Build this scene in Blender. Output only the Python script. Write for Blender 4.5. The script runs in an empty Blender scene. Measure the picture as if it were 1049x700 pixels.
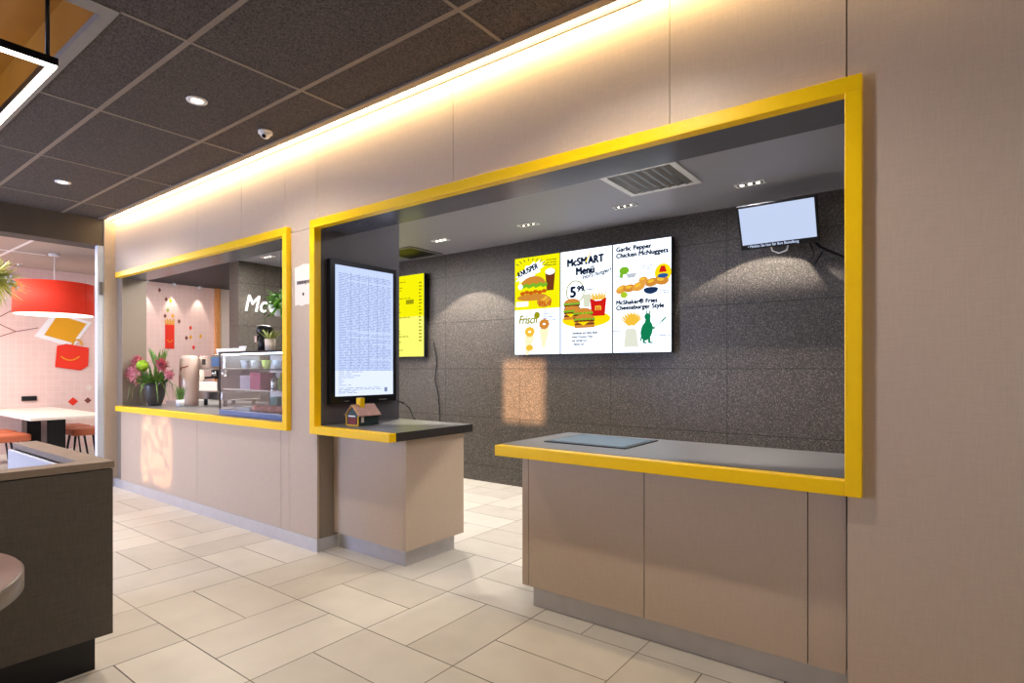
import bpy, math, random
from mathutils import Vector, Matrix
random.seed(7)
PI = math.pi
SC = bpy.context.scene
COL = SC.collection

# ------------------------------------------------------------------ camera, world, light, exposure
SC.view_settings.view_transform = 'Standard'
SC.view_settings.look = 'None'
SC.view_settings.gamma = 1.0
SC.view_settings.use_curve_mapping = False
SC.view_settings.exposure = 0.12

cd = bpy.data.cameras.new('camera')
cam = bpy.data.objects.new('camera', cd); COL.objects.link(cam)
cd.sensor_width = 36.0
cd.lens = 584.0 / 1049.0 * 36.0
cd.shift_y = 28.0 / 1049.0
cam.location = (0, 0, 1.4)
cam.rotation_euler = (PI / 2, 0, math.radians(37.03))
SC.camera = cam

w = bpy.data.worlds.new('world'); SC.world = w; w.use_nodes = True
w.node_tree.nodes['Background'].inputs[0].default_value = (0.5, 0.6, 0.8, 1)
w.node_tree.nodes['Background'].inputs[1].default_value = 0.3

def light(name, kind, loc, energy, color, aim=None, size=None, size_y=None, spot=None, blend=0.5, radius=None, parent=None):
    d = bpy.data.lights.new(name, kind)
    d.energy = energy; d.color = color
    if kind == 'AREA':
        d.shape = 'RECTANGLE'; d.size = size; d.size_y = size_y
    if kind == 'SPOT':
        d.spot_size = math.radians(spot); d.spot_blend = blend
    if radius is not None: d.shadow_soft_size = radius
    o = bpy.data.objects.new(name, d); COL.objects.link(o)
    if parent is not None:
        o.parent = parent; o.location = Vector(loc) - Vector(WORLD[parent.name])
    else:
        o.location = loc
    if aim is not None:
        v = Vector(aim) - Vector(loc)
        o.rotation_euler = v.to_track_quat('-Z', 'Y').to_euler()
    return o
WORLD = {}

# low warm sun through two holes cut in the unseen rear wall
sd = bpy.data.lights.new('sun', 'SUN'); sd.energy = 17.0; sd.color = (1.0, 0.55, 0.28); sd.angle = math.radians(0.7)
sun = bpy.data.objects.new('sun', sd); COL.objects.link(sun)
SUN_DIR = Vector((-0.35, 1.0, -0.12))
sun.rotation_euler = SUN_DIR.to_track_quat('-Z', 'Y').to_euler(); sun.location = (2, -8, 4)
# cool daylight from windows behind the camera, plus an added warm fill
light('rear_area_light', 'AREA', (-7.4, -3.85, 1.6), 330, (0.50, 0.62, 1.0), aim=(-7.2, 0, 1.2), size=3.0, size_y=1.9)
light('rear_area_light', 'AREA', (1.4, -3.85, 1.75), 30, (1.0, 0.86, 0.76), aim=(1.0, 0, 1.5), size=3.0, size_y=1.9)
# unseen fill lights added under the dining room, kitchen and cafe ceilings
light('dining_fill_light', 'AREA', (-10.3, 0.7, 3.0), 170, (1.0, 0.90, 0.84), aim=(-10.3, 0.7, 0), size=2.5, size_y=2.0)
light('service_fill_light', 'AREA', (-1.9, 4.0, 2.86), 24, (0.95, 0.93, 1.0), aim=(-1.9, 4.0, 0), size=3.0, size_y=0.5)
light('cafe_fill_light', 'AREA', (-10.9, 5.0, 3.05), 55, (1.0, 0.9, 0.84), aim=(-11.4, 5.0, 0), size=1.0, size_y=1.6)
light('cafe_fill_light', 'AREA', (-6.2, 3.7, 2.86), 105, (1.0, 0.93, 0.85), aim=(-6.2, 3.7, 0), size=2.4, size_y=0.8)

# ------------------------------------------------------------------ materials
def lin(c):
    r = []
    for v in c[:3]:
        v = v / 255.0
        r.append(v / 12.92 if v <= 0.04045 else ((v + 0.055) / 1.055) ** 2.4)
    return (r[0], r[1], r[2], 1.0)

def new_mat(name):
    m = bpy.data.materials.new(name); m.use_nodes = True
    nt = m.node_tree; b = nt.nodes['Principled BSDF']
    return m, nt, b

def N(nt, t, **k):
    n = nt.nodes.new(t)
    for a, v in k.items(): setattr(n, a, v)
    return n

def pm(name, col, rough=0.5, metal=0.0, var=0.06, scale=30.0, bump=0.0, spec=0.5, trans=0.0, ior=1.45, alpha=1.0):
    """plain procedural surface with slight noise variation; colour given in sRGB 0-255"""
    m, nt, b = new_mat(name)
    c = lin(col)
    tc = N(nt, 'ShaderNodeTexCoord'); no = N(nt, 'ShaderNodeTexNoise')
    no.inputs['Scale'].default_value = scale; no.inputs['Detail'].default_value = 3
    nt.links.new(tc.outputs['Object'], no.inputs['Vector'])
    r = N(nt, 'ShaderNodeValToRGB')
    r.color_ramp.elements[0].position = 0.3; r.color_ramp.elements[1].position = 0.7
    r.color_ramp.elements[0].color = tuple(v * (1 - var) for v in c[:3]) + (1,)
    r.color_ramp.elements[1].color = tuple(min(1, v * (1 + var)) for v in c[:3]) + (1,)
    nt.links.new(no.outputs['Fac'], r.inputs['Fac']); nt.links.new(r.outputs['Color'], b.inputs['Base Color'])
    b.inputs['Roughness'].default_value = rough; b.inputs['Metallic'].default_value = metal
    b.inputs['Specular IOR Level'].default_value = spec
    b.inputs['Transmission Weight'].default_value = trans; b.inputs['IOR'].default_value = ior
    b.inputs['Alpha'].default_value = alpha
    if bump:
        bn = N(nt, 'ShaderNodeBump'); bn.inputs['Strength'].default_value = bump; bn.inputs['Distance'].default_value = 0.002
        nt.links.new(no.outputs['Fac'], bn.inputs['Height']); nt.links.new(bn.outputs['Normal'], b.inputs['Normal'])
    return m

def em(name, col, s=1.0):
    m = bpy.data.materials.new(name); m.use_nodes = True
    nt = m.node_tree; nt.nodes.clear()
    e = N(nt, 'ShaderNodeEmission'); o = N(nt, 'ShaderNodeOutputMaterial')
    e.inputs[0].default_value = lin(col); e.inputs[1].default_value = s
    nt.links.new(e.outputs[0], o.inputs[0])
    return m

def linen(name, col, rough=0.42, amt=0.12, scale=1.0, spec=0.4):
    """fine woven laminate"""
    m, nt, b = new_mat(name)
    c = lin(col)
    tc = N(nt, 'ShaderNodeTexCoord')
    outs = []
    for sc in ((14, 14, 160), (160, 160, 14)):
        mp = N(nt, 'ShaderNodeMapping'); mp.inputs['Scale'].default_value = tuple(v * scale for v in sc)
        nt.links.new(tc.outputs['Object'], mp.inputs['Vector'])
        no = N(nt, 'ShaderNodeTexNoise'); no.inputs['Scale'].default_value = 1.0; no.inputs['Detail'].default_value = 3
        nt.links.new(mp.outputs['Vector'], no.inputs['Vector']); outs.append(no.outputs['Fac'])
    a = N(nt, 'ShaderNodeMath', operation='ADD'); nt.links.new(outs[0], a.inputs[0]); nt.links.new(outs[1], a.inputs[1])
    h = N(nt, 'ShaderNodeMath', operation='MULTIPLY'); h.inputs[1].default_value = 0.5; nt.links.new(a.outputs[0], h.inputs[0])
    r = N(nt, 'ShaderNodeValToRGB'); r.color_ramp.elements[0].position = 0.35; r.color_ramp.elements[1].position = 0.65
    r.color_ramp.elements[0].color = tuple(v * (1 - amt) for v in c[:3]) + (1,)
    r.color_ramp.elements[1].color = tuple(v * (1 + amt) for v in c[:3]) + (1,)
    nt.links.new(h.outputs[0], r.inputs['Fac']); nt.links.new(r.outputs['Color'], b.inputs['Base Color'])
    bn = N(nt, 'ShaderNodeBump'); bn.inputs['Strength'].default_value = 0.15; bn.inputs['Distance'].default_value = 0.001
    nt.links.new(h.outputs[0], bn.inputs['Height']); nt.links.new(bn.outputs['Normal'], b.inputs['Normal'])
    b.inputs['Roughness'].default_value = rough; b.inputs['Specular IOR Level'].default_value = spec
    return m

def stone(name, ax):
    """dark speckled stone tiles, joints every 1.2 x 0.6 m; ax = horizontal axis of the wall"""
    m, nt, b = new_mat(name)
    tc = N(nt, 'ShaderNodeTexCoord'); sp = N(nt, 'ShaderNodeSeparateXYZ')
    nt.links.new(tc.outputs['Object'], sp.inputs[0])
    v1 = N(nt, 'ShaderNodeTexNoise'); v1.inputs['Scale'].default_value = 95; v1.inputs['Detail'].default_value = 5; v1.inputs['Roughness'].default_value = 0.8
    nt.links.new(tc.outputs['Object'], v1.inputs['Vector'])
    r = N(nt, 'ShaderNodeValToRGB'); e = r.color_ramp.elements
    e[0].position = 0.36; e[0].color = lin((48, 45, 44)); e[1].position = 0.52; e[1].color = lin((78, 74, 70))
    x = e.new(0.62); x.color = lin((130, 122, 114)); x = e.new(0.70); x.color = lin((170, 160, 150))
    nt.links.new(v1.outputs['Fac'], r.inputs['Fac'])
    def joint(sock, size, off):
        a = N(nt, 'ShaderNodeMath', operation='ADD'); a.inputs[1].default_value = off; nt.links.new(sock, a.inputs[0])
        p = N(nt, 'ShaderNodeMath', operation='PINGPONG'); p.inputs[1].default_value = size / 2; nt.links.new(a.outputs[0], p.inputs[0])
        g = N(nt, 'ShaderNodeMath', operation='LESS_THAN'); g.inputs[1].default_value = 0.003; nt.links.new(p.outputs[0], g.inputs[0])
        return g.outputs[0]
    j1 = joint(sp.outputs[ax], 1.2, 100.0); j2 = joint(sp.outputs[2], 0.6, 100.0)
    mx = N(nt, 'ShaderNodeMath', operation='MAXIMUM'); nt.links.new(j1, mx.inputs[0]); nt.links.new(j2, mx.inputs[1])
    mix = N(nt, 'ShaderNodeMix', data_type='RGBA'); mix.inputs[7].default_value = lin((40, 38, 38))
    nt.links.new(mx.outputs[0], mix.inputs[0]); nt.links.new(r.outputs['Color'], mix.inputs[6])
    nt.links.new(mix.outputs[2], b.inputs['Base Color'])
    b.inputs['Roughness'].default_value = 0.38; b.inputs['Specular IOR Level'].default_value = 0.35
    return m

def floor_mat():
    m, nt, b = new_mat('floor_tiles')
    tc = N(nt, 'ShaderNodeTexCoord'); sp = N(nt, 'ShaderNodeSeparateXYZ'); nt.links.new(tc.outputs['Object'], sp.inputs[0])
    def M(op, a, bb=None, c=None):
        n = N(nt, 'ShaderNodeMath', operation=op)
        for i, v in enumerate((a, bb, c)):
            if v is None: continue
            if isinstance(v, (int, float)): n.inputs[i].default_value = v
            else: nt.links.new(v, n.inputs[i])
        return n.outputs[0]
    m_ = 0.64
    u = M('DIVIDE', M('ADD', sp.outputs[0], 3.76), m_); v = M('DIVIDE', M('SUBTRACT', sp.outputs[1], 1.335), m_)
    fu, fv = M('FLOOR', u), M('FLOOR', v)
    ru, rv = M('SUBTRACT', u, fu), M('SUBTRACT', v, fv)
    par = M('FLOORED_MODULO', M('ADD', fu, fv), 2.0)
    du = M('MINIMUM', ru, M('SUBTRACT', 1.0, ru)); dv = M('MINIMUM', rv, M('SUBTRACT', 1.0, rv))
    su = M('ABSOLUTE', M('SUBTRACT', ru, 0.5)); sv = M('ABSOLUTE', M('SUBTRACT', rv, 0.5))
    s = M('ADD', M('MULTIPLY', par, su), M('MULTIPLY', M('SUBTRACT', 1.0, par), sv))
    d = M('MINIMUM', M('MINIMUM', du, dv), s)
    g = M('LESS_THAN', d, 0.0048)
    # tile id
    hu = M('GREATER_THAN', ru, 0.5); hv = M('GREATER_THAN', rv, 0.5)
    half = M('ADD', M('MULTIPLY', par, hu), M('MULTIPLY', M('SUBTRACT', 1.0, par), hv))
    cx = N(nt, 'ShaderNodeCombineXYZ'); nt.links.new(fu, cx.inputs[0]); nt.links.new(fv, cx.inputs[1]); nt.links.new(half, cx.inputs[2])
    wn = N(nt, 'ShaderNodeTexWhiteNoise', noise_dimensions='3D'); nt.links.new(cx.outputs[0], wn.inputs['Vector'])
    no = N(nt, 'ShaderNodeTexNoise'); no.inputs['Scale'].default_value = 5; no.inputs['Detail'].default_value = 6
    nt.links.new(tc.outputs['Object'], no.inputs['Vector'])
    f = M('ADD', M('MULTIPLY', wn.outputs['Value'], 0.45), M('MULTIPLY', no.outputs['Fac'], 0.55))
    r = N(nt, 'ShaderNodeValToRGB'); e = r.color_ramp.elements
    e[0].position = 0.2; e[0].color = lin((198, 192, 182)); e[1].position = 0.8; e[1].color = lin((222, 217, 208))
    nt.links.new(f, r.inputs['Fac'])
    gn = N(nt, 'ShaderNodeTexNoise'); gn.inputs['Scale'].default_value = 1.3; nt.links.new(tc.outputs['Object'], gn.inputs['Vector'])
    gr = N(nt, 'ShaderNodeValToRGB'); gr.color_ramp.elements[0].color = lin((60, 52, 48)); gr.color_ramp.elements[1].color = lin((150, 138, 122))
    gr.color_ramp.elements[0].position = 0.42; gr.color_ramp.elements[1].position = 0.62
    nt.links.new(gn.outputs['Fac'], gr.inputs['Fac'])
    mix = N(nt, 'ShaderNodeMix', data_type='RGBA'); nt.links.new(g, mix.inputs[0]); nt.links.new(r.outputs['Color'], mix.inputs[6]); nt.links.new(gr.outputs['Color'], mix.inputs[7])
    nt.links.new(mix.outputs[2], b.inputs['Base Color'])
    b.inputs['Roughness'].default_value = 0.42; b.inputs['Specular IOR Level'].default_value = 0.35
    return m

def pink_mat():
    """pale pink wall of small square tiles"""
    m, nt, b = new_mat('pink_wall')
    tc = N(nt, 'ShaderNodeTexCoord'); br = N(nt, 'ShaderNodeTexBrick')
    sp = N(nt, 'ShaderNodeSeparateXYZ'); cx = N(nt, 'ShaderNodeCombineXYZ')
    nt.links.new(tc.outputs['Object'], sp.inputs[0]); nt.links.new(sp.outputs[1], cx.inputs[0]); nt.links.new(sp.outputs[2], cx.inputs[1])
    nt.links.new(cx.outputs[0], br.inputs['Vector'])
    br.offset = 0; br.inputs['Scale'].default_value = 1; br.inputs['Brick Width'].default_value = 0.1; br.inputs['Row Height'].default_value = 0.1
    br.inputs['Mortar Size'].default_value = 0.004; br.inputs['Mortar Smooth'].default_value = 0.3
    br.inputs['Color1'].default_value = lin((222, 192, 182)); br.inputs['Color2'].default_value = lin((225, 195, 186)); br.inputs['Mortar'].default_value = lin((228, 206, 196))
    nt.links.new(br.outputs['Color'], b.inputs['Base Color'])
    b.inputs['Roughness'].default_value = 0.5
    return m

M_WALL = linen('beige_linen_laminate', (190, 172, 154), amt=0.05)
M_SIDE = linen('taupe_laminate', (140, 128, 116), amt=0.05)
M_YEL = pm('yellow_lacquer', (255, 206, 0), 0.32, var=0.02)
M_SLAB = pm('dark_stone_slab', (104, 102, 104), 0.36, var=0.05, scale=60, spec=0.9)
M_SLABE = pm('dark_slab_edge', (52, 48, 47), 0.45, var=0.1)
M_DARKW = pm('dark_grey_panel', (92, 88, 92), 0.45, var=0.04)
M_SOFF = pm('grey_soffit', (88, 91, 104), 0.2, var=0.03)
M_KCEIL = pm('service_ceiling_paint', (150, 151, 162), 0.5, var=0.02)
M_DCEIL = pm('dark_blue_ceiling', (40, 46, 56), 0.6, var=0.04)
M_FELT = pm('dark_felt_ceiling_tile', (74, 68, 65), 0.95, var=0.75, scale=110, bump=0.4)
M_BAR = pm('taupe_metal_grid', (124, 113, 102), 0.5, var=0.03)
M_BEAM = pm('dark_grey_beam', (74, 70, 66), 0.7, var=0.05)
M_ALU = pm('brushed_aluminium_kick', (196, 194, 196), 0.35, 0.3, var=0.04, scale=12)
M_WHITE = pm('white_lacquer', (235, 235, 235), 0.4, var=0.02)
M_BLACK = pm('black_plastic', (14, 15, 20), 0.3, var=0.1)
M_DKM = pm('dark_metal', (34, 33, 34), 0.4, 0.4, var=0.08)
M_CHROME = pm('chrome', (210, 210, 212), 0.18, 1.0, var=0.03)
M_GLASS = pm('clear_glass', (240, 250, 250), 0.02, trans=1.0, ior=1.45, var=0.0)
M_BOOTH = linen('charcoal_linen_laminate', (80, 75, 71), 0.6, 0.16)
M_BOOTHCAP = linen('taupe_cap_laminate', (134, 120, 108), 0.45, 0.08)
M_UPH = pm('pale_daylit_blue_vinyl', (205, 214, 228), 0.35, var=0.03)  # bluish daylight is put into this pale base colour
M_PINKTOP = pm('mauve_laminate', (150, 124, 120), 0.35, var=0.03)
M_PINK = pink_mat()
M_FLOOR = floor_mat()
M_STX = stone('dark_speckled_stone', 0)
M_STY = stone('grey_speckled_stone', 1)
M_RECESS = pm('yellow_recess_paint', (160, 104, 4), 0.5, var=0.12, scale=2)
M_WOOD = pm('light_wood', (214, 150, 90), 0.5, var=0.1)
M_ORANGE = pm('orange_vinyl', (184, 98, 64), 0.45, var=0.06)
M_GREEN = pm('leaf_green', (100, 136, 60), 0.55, var=0.3)
M_LIME = pm('lime_green', (150, 190, 40), 0.5, var=0.2)
M_GREEN2 = pm('pale_leaf_green', (168, 180, 92), 0.55, var=0.25)
M_PROTEA = pm('dusky_pink_petals', (186, 98, 108), 0.6, var=0.3, scale=60)
M_PROTEA2 = pm('light_pink_petals', (216, 150, 162), 0.6, var=0.3, scale=60)
M_POT = pm('dark_grey_ceramic', (70, 66, 64), 0.3, var=0.1)
M_CREAM = pm('cream_laminate', (228, 214, 202), 0.4, var=0.03)
M_RED = pm('red_print', (226, 50, 28), 0.5, var=0.03)
M_YPRINT = pm('ochre_print', (222, 160, 20), 0.5, var=0.03)
M_BROWN = pm('brown_print', (120, 60, 44), 0.5, var=0.05)
M_GREY = pm('mid_grey_plastic', (120, 118, 116), 0.5, var=0.05)
M_PAPER = pm('white_paper', (244, 226, 216), 0.8, var=0.02)
M_INK = pm('black_ink', (30, 30, 34), 0.7, var=0.02)
E_STRIP = em('warm_led_diffuser', (255, 238, 200), 14.0)
E_COVE = em('warm_cove_led', (255, 212, 132), 115.0)
E_PEND = em('pendant_led', (255, 246, 232), 9.0)
E_SPOT = em('downlight_lens', (255, 240, 220), 10.0)
E_WHITE = em('screen_white', (232, 242, 255), 1.7)
E_ICE = em('screen_ice_blue', (198, 214, 255), 1.0)
E_YS = em('screen_yellow', (232, 226, 10), 1.1)
E_YL = em('screen_pale_yellow', (236, 236, 110), 1.1)
E_TV = em('monitor_pale_blue', (196, 210, 240), 0.95)
E_INK = em('screen_ink', (24, 40, 70), 0.6)
E_GREY = em('screen_grey_print', (120, 136, 176), 0.95)
E_OLIVE = em('screen_olive_print', (170, 165, 20), 0.8)
E_BUN = em('screen_bun_tan', (206, 136, 52), 1.0)
E_FRY = em('screen_fry_gold', (240, 190, 60), 1.0)
E_LET = em('screen_lettuce', (120, 180, 40), 1.0)
E_MEAT = em('screen_meat_brown', (120, 60, 30), 0.9)
E_RED = em('screen_red', (206, 30, 24), 1.0)
E_GRN = em('screen_green', (20, 130, 84), 0.9)
E_BLUE = em('screen_blue', (40, 90, 160), 0.9)
E_DISC = em('screen_sun_yellow', (240, 210, 10), 1.1)
E_CREAM = em('screen_cream', (240, 232, 190), 1.1)
E_GOLD = em('screen_golden_brown', (226, 158, 66), 1.0)
E_CRISP = em('screen_crispy_orange', (200, 96, 20), 1.0)
E_SIGN = em('white_sign_light', (255, 250, 245), 1.6)

# ------------------------------------------------------------------ mesh helpers
class MB:
    def __init__(self): self.v = []; self.f = []; self.s = []
    def add(self, vs, fs, smooth=False):
        b = len(self.v); self.v += [tuple(x) for x in vs]
        self.f += [tuple(b + i for i in f) for f in fs]; self.s += [smooth] * len(fs); return self
    def box(self, x0, x1, y0, y1, z0, z1):
        x0, x1 = sorted((x0, x1)); y0, y1 = sorted((y0, y1)); z0, z1 = sorted((z0, z1))
        return self.add([(x0,y0,z0),(x1,y0,z0),(x1,y1,z0),(x0,y1,z0),(x0,y0,z1),(x1,y0,z1),(x1,y1,z1),(x0,y1,z1)],
                 [(0,3,2,1),(4,5,6,7),(0,1,5,4),(1,2,6,5),(2,3,7,6),(3,0,4,7)])
    def lathe(self, c, prof, n=24, smooth=True, caps=True):
        """prof: list of (radius, z) from bottom to top"""
        vs = []; fs = []
        for r, z in prof:
            for i in range(n):
                a = 2 * PI * i / n; vs.append((c[0] + r * math.cos(a), c[1] + r * math.sin(a), c[2] + z))
        for k in range(len(prof) - 1):
            for i in range(n):
                j = (i + 1) % n; fs.append((k*n+i, k*n+j, (k+1)*n+j, (k+1)*n+i))
        self.add(vs, fs, smooth)
        b = len(self.v) - len(vs)
        if caps and prof[0][0] > 1e-5: self.f.append(tuple(b + i for i in reversed(range(n)))); self.s.append(False)
        if caps and prof[-1][0] > 1e-5: self.f.append(tuple(b + (len(prof)-1)*n + i for i in range(n))); self.s.append(False)
        return self
    def cyl(self, c, r, h, n=20): return self.lathe(c, [(r, 0), (r, h)], n)
    def ball(self, c, r, n=12, sz=1.0):
        return self.lathe(c, [(max(1e-6, r * math.cos(-PI/2 + PI*i/8)), r * sz * math.sin(-PI/2 + PI*i/8)) for i in range(9)], n)
    def tube(self, pts, r, n=8, r1=None):
        pts = [Vector(p) for p in pts]; vs = []; fs = []; m = len(pts)
        for k, p in enumerate(pts):
            d = (pts[min(k+1, m-1)] - pts[max(k-1, 0)]).normalized()
            up = Vector((0,0,1)) if abs(d.z) < 0.9 else Vector((1,0,0))
            a = d.cross(up).normalized(); b = d.cross(a)
            rr = r if r1 is None else r + (r1 - r) * k / (m - 1)
            for i in range(n):
                t = 2*PI*i/n; vs.append(p + a*rr*math.cos(t) + b*rr*math.sin(t))
        for k in range(m-1):
            for i in range(n):
                j = (i+1) % n; fs.append((k*n+i, (k+1)*n+i, (k+1)*n+j, k*n+j))
        fs.append(tuple(range(n))); fs.append(tuple((m-1)*n + i for i in reversed(range(n))))
        return self.add(vs, fs, True)
    def blade(self, p, d, length, wdt, droop=0.3, n=5):
        """a leaf: tapered bent strip with a folded midrib"""
        p = Vector(p); d = Vector(d).normalized(); side = d.cross(Vector((0,0,1)))
        if side.length < 1e-3: side = Vector((1,0,0))
        side.normalize(); vs = []; fs = []
        for k in range(n+1):
            t = k/n; q = p + d*length*t + Vector((0,0,-droop*length*t*t)); ww = wdt * math.sin(PI*min(1, 0.15+0.85*t)) * 0.5 + 0.0004
            vs += [q - side*ww, q + Vector((0,0,-ww*0.5)), q + side*ww]
        for k in range(n):
            for i in (0, 1): fs.append((k*3+i, k*3+i+1, (k+1)*3+i+1, (k+1)*3+i))
        return self.add(vs, fs, True)
    def flat(self, F, poly, w0=0.001, th=0.0015):
        """thin plate of given outline [(u,v)] on the frame F"""
        n = len(poly)
        vs = [F(u, v, w0) for u, v in poly] + [F(u, v, w0 + th) for u, v in poly]
        fs = [tuple(range(n))[::-1], tuple(range(n, 2*n))] + [(i, (i+1) % n, n + (i+1) % n, n + i) for i in range(n)]
        return self.add(vs, fs)

def ell(cu, cv, ru, rv, n=20, a0=0, a1=2*PI, rot=0):
    out = []
    full = abs(a1 - a0 - 2*PI) < 1e-6
    for i in range(n if full else n + 1):
        a = a0 + (a1-a0)*i/n; x = ru*math.cos(a); y = rv*math.sin(a)
        out.append((cu + x*math.cos(rot) - y*math.sin(rot), cv + x*math.sin(rot) + y*math.cos(rot)))
    return out
def rect(u0, u1, v0, v1): return [(u0,v0),(u1,v0),(u1,v1),(u0,v1)]
def seg(u0, v0, u1, v1, t):
    L = math.hypot(u1-u0, v1-v0) or 1; nx, ny = -(v1-v0)/L*t/2, (u1-u0)/L*t/2
    return [(u0-nx,v0-ny),(u1-nx,v1-ny),(u1+nx,v1+ny),(u0+nx,v0+ny)]
def frame(o, u, v, n):
    o, u, v, n = Vector(o), Vector(u).normalized(), Vector(v).normalized(), Vector(n).normalized()
    return lambda a, b, c=0.0: o + u*a + v*b + n*c

def obj(name, mb, mat, parent=None, local=False, bevel=0.0):
    me = bpy.data.meshes.new(name)
    if parent is not None and not local: off = WORLD[parent.name]
    elif parent is None and not local:
        xs = [p[0] for p in mb.v]; ys = [p[1] for p in mb.v]; zs = [p[2] for p in mb.v]
        off = ((min(xs)+max(xs))/2, (min(ys)+max(ys))/2, min(zs))
    else: off = (0, 0, 0)
    me.from_pydata([(p[0]-off[0], p[1]-off[1], p[2]-off[2]) for p in mb.v], [], mb.f)
    for p, s in zip(me.polygons, mb.s): p.use_smooth = s
    me.materials.append(mat); me.validate(); me.update()
    o = bpy.data.objects.new(name, me); COL.objects.link(o)
    if parent is not None: o.parent = parent; WORLD[o.name] = off
    else: o.location = off; WORLD[o.name] = off
    if bevel:
        b = o.modifiers.new('bevel', 'BEVEL'); b.width = bevel; b.segments = 2; b.limit_method = 'ANGLE'
    return o
def struct(name, mb, mat, bevel=0.0, world_origin=True):
    me = bpy.data.meshes.new(name); me.from_pydata([tuple(p) for p in mb.v], [], mb.f); me.materials.append(mat); me.update()
    o = bpy.data.objects.new(name, me); COL.objects.link(o); o['kind'] = 'structure'; WORLD[o.name] = (0,0,0)
    if bevel:
        b = o.modifiers.new('bevel', 'BEVEL'); b.width = bevel; b.segments = 2; b.limit_method = 'ANGLE'
    return o
def tag(o, label, cat, group=None):
    o['label'] = label; o['category'] = cat
    if group: o['group'] = group
    return o
def thing(name, loc, label, cat, group=None):
    o = bpy.data.objects.new(name, None); COL.objects.link(o); o.location = loc; o.empty_display_size = 0.05
    WORLD[o.name] = tuple(loc); return tag(o, label, cat, group)
def dup(root, loc, label=None):
    r = root.copy(); COL.objects.link(r); r.location = loc
    if label: r['label'] = label
    for ch in list(root.children):
        c = ch.copy(); COL.objects.link(c); c.parent = r
        for g in list(ch.children):
            d = g.copy(); COL.objects.link(d); d.parent = c
    return r

def text_mb(mb, F, s, u, v, size, w0=0.002, th=0.001, bold=0.0, shear=0.0, align='LEFT', rot=0.0, sx=1.0):
    """lettering laid on frame F with its baseline at (u, v)"""
    cu = bpy.data.curves.new('lettering', 'FONT'); cu.body = s; cu.size = size; cu.shear = shear
    cu.align_x = align; cu.resolution_u = 3; cu.space_line = 0.95; cu.space_character = 1.0 + bold*0.8/size
    o = bpy.data.objects.new('lettering', cu); COL.objects.link(o)
    dg = bpy.context.evaluated_depsgraph_get(); dg.update()
    me = bpy.data.meshes.new_from_object(o.evaluated_get(dg))
    k = 0
    for bx, by in (((0, 0),) if not bold else ((-1, 0), (1, 0), (0, 1), (0, -1), (0, 0))):   # thick strokes
        vs = []; k += 1
        for q in me.vertices:
            x, y = q.co.x*sx + bx*bold*1.3, q.co.y + by*bold
            vs.append(F(u + x*math.cos(rot) - y*math.sin(rot), v + x*math.sin(rot) + y*math.cos(rot), w0 + th + k*0.0001))
        mb.add(vs, [tuple(p.vertices) for p in me.polygons])
    bpy.data.objects.remove(o); bpy.data.curves.remove(cu); bpy.data.meshes.remove(me)
    return mb
def mark_print():
    for o in bpy.data.objects:
        if o.name.startswith('small_print'): o['kind'] = 'stuff'
def T(t, F, *a, mat=None, name='lettering', **k):
    """one line of lettering as a part of its own"""
    return obj(name, text_mb(MB(), F, *a, **k), mat or E_INK, t)
def greek(mb, F, u0, u1, v0, v1, rows, t=0.4, gap=0.15, seed=1):
    """rows of unreadably small print"""
    rnd = random.Random(seed); h = (v1 - v0) / rows
    for i in range(rows):
        v = v1 - (i + 0.75) * h; u = u0
        while u < u1 - 0.01:
            L = rnd.uniform(0.02, 0.08); e = min(u1, u + L)
            mb.flat(F, rect(u, e, v, v + h*t), 0.002, 0.0008); u = e + rnd.uniform(0.006, 0.02)
            if rnd.random() < gap: break
    return mb

# ------------------------------------------------------------------ setting
ZC = 3.16
struct('floor', MB().box(-12.6, 4.2, -4.2, 8.0, -0.1, 0), M_FLOOR)

# front service wall: header, piers, counter fronts, all panelled
def panel_wall(mb, xs, z0, z1, yf, t=0.02, g=0.004):
    for a, b in zip(xs[:-1], xs[1:]): mb.box(a + g/2, b - g/2, yf, yf + t, z0, z1)
mb = MB()
panel_wall(mb, [-7.88, -5.78, -4.94, -4.25, -3.81, -2.4, -1.02, -0.30], 2.49, 3.3, 2.58)
mb.box(-7.88, -0.29, 2.602, 2.84, 2.492, 3.3)
mb.box(-4.19, -3.81, 2.58, 2.6, 0.1, 2.488)           # pier between the hatches
mb.box(-4.19, -3.83, 2.602, 2.84, 0.1, 2.49)
panel_wall(mb, [-0.298, 4.0], 0.0, 3.3, 2.58)
mb.box(-0.289, 4.0, 2.602, 2.84, 0, 3.3)
panel_wall(mb, [-7.70, -5.78, -4.31, -4.19], 0.1, 0.903, 2.58)
mb.box(-7.70, -4.19, 2.602, 2.72, 0.1, 0.903)
struct('wall_front', mb, M_WALL)
struct('trim_1', MB().box(-7.72, -4.2, 2.60, 2.856, 2.470, 2.489), M_SOFF)
struct('trim_2', MB().box(-3.83, -0.26, 2.60, 2.856, 2.470, 2.489), M_SOFF)
# left end of the wall
struct('wall_left', MB().box(-7.90, -7.72, 2.60, 2.856, 0.1, 2.49), M_SIDE)
struct('wall_end', MB().box(-8.05, -7.88, 2.47, 2.60, 0.1, 3.30), M_WALL)
struct('trim_3', MB().box(-7.99, -7.905, 2.41, 2.468, 0, 2.85), M_UPH)
o = obj('door_sensor', MB().box(-7.905, -7.885, 2.425, 2.455, 2.27, 2.42), M_GREY); tag(o, 'small grey sensor box near the top of the pale door post', 'sensor')
# plinths
struct('baseboard_front', MB().box(-7.88, -3.795, 2.568, 2.60, 0, 0.1).box(-3.828, -3.795, 2.60, 2.76, 0, 0.1).box(-7.895, -7.868, 2.46, 2.568, 0, 0.1), M_ALU)
struct('wall_pier', MB().box(-3.828, -3.80, 2.602, 2.78, 0.1, 0.9), M_SIDE)
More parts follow.
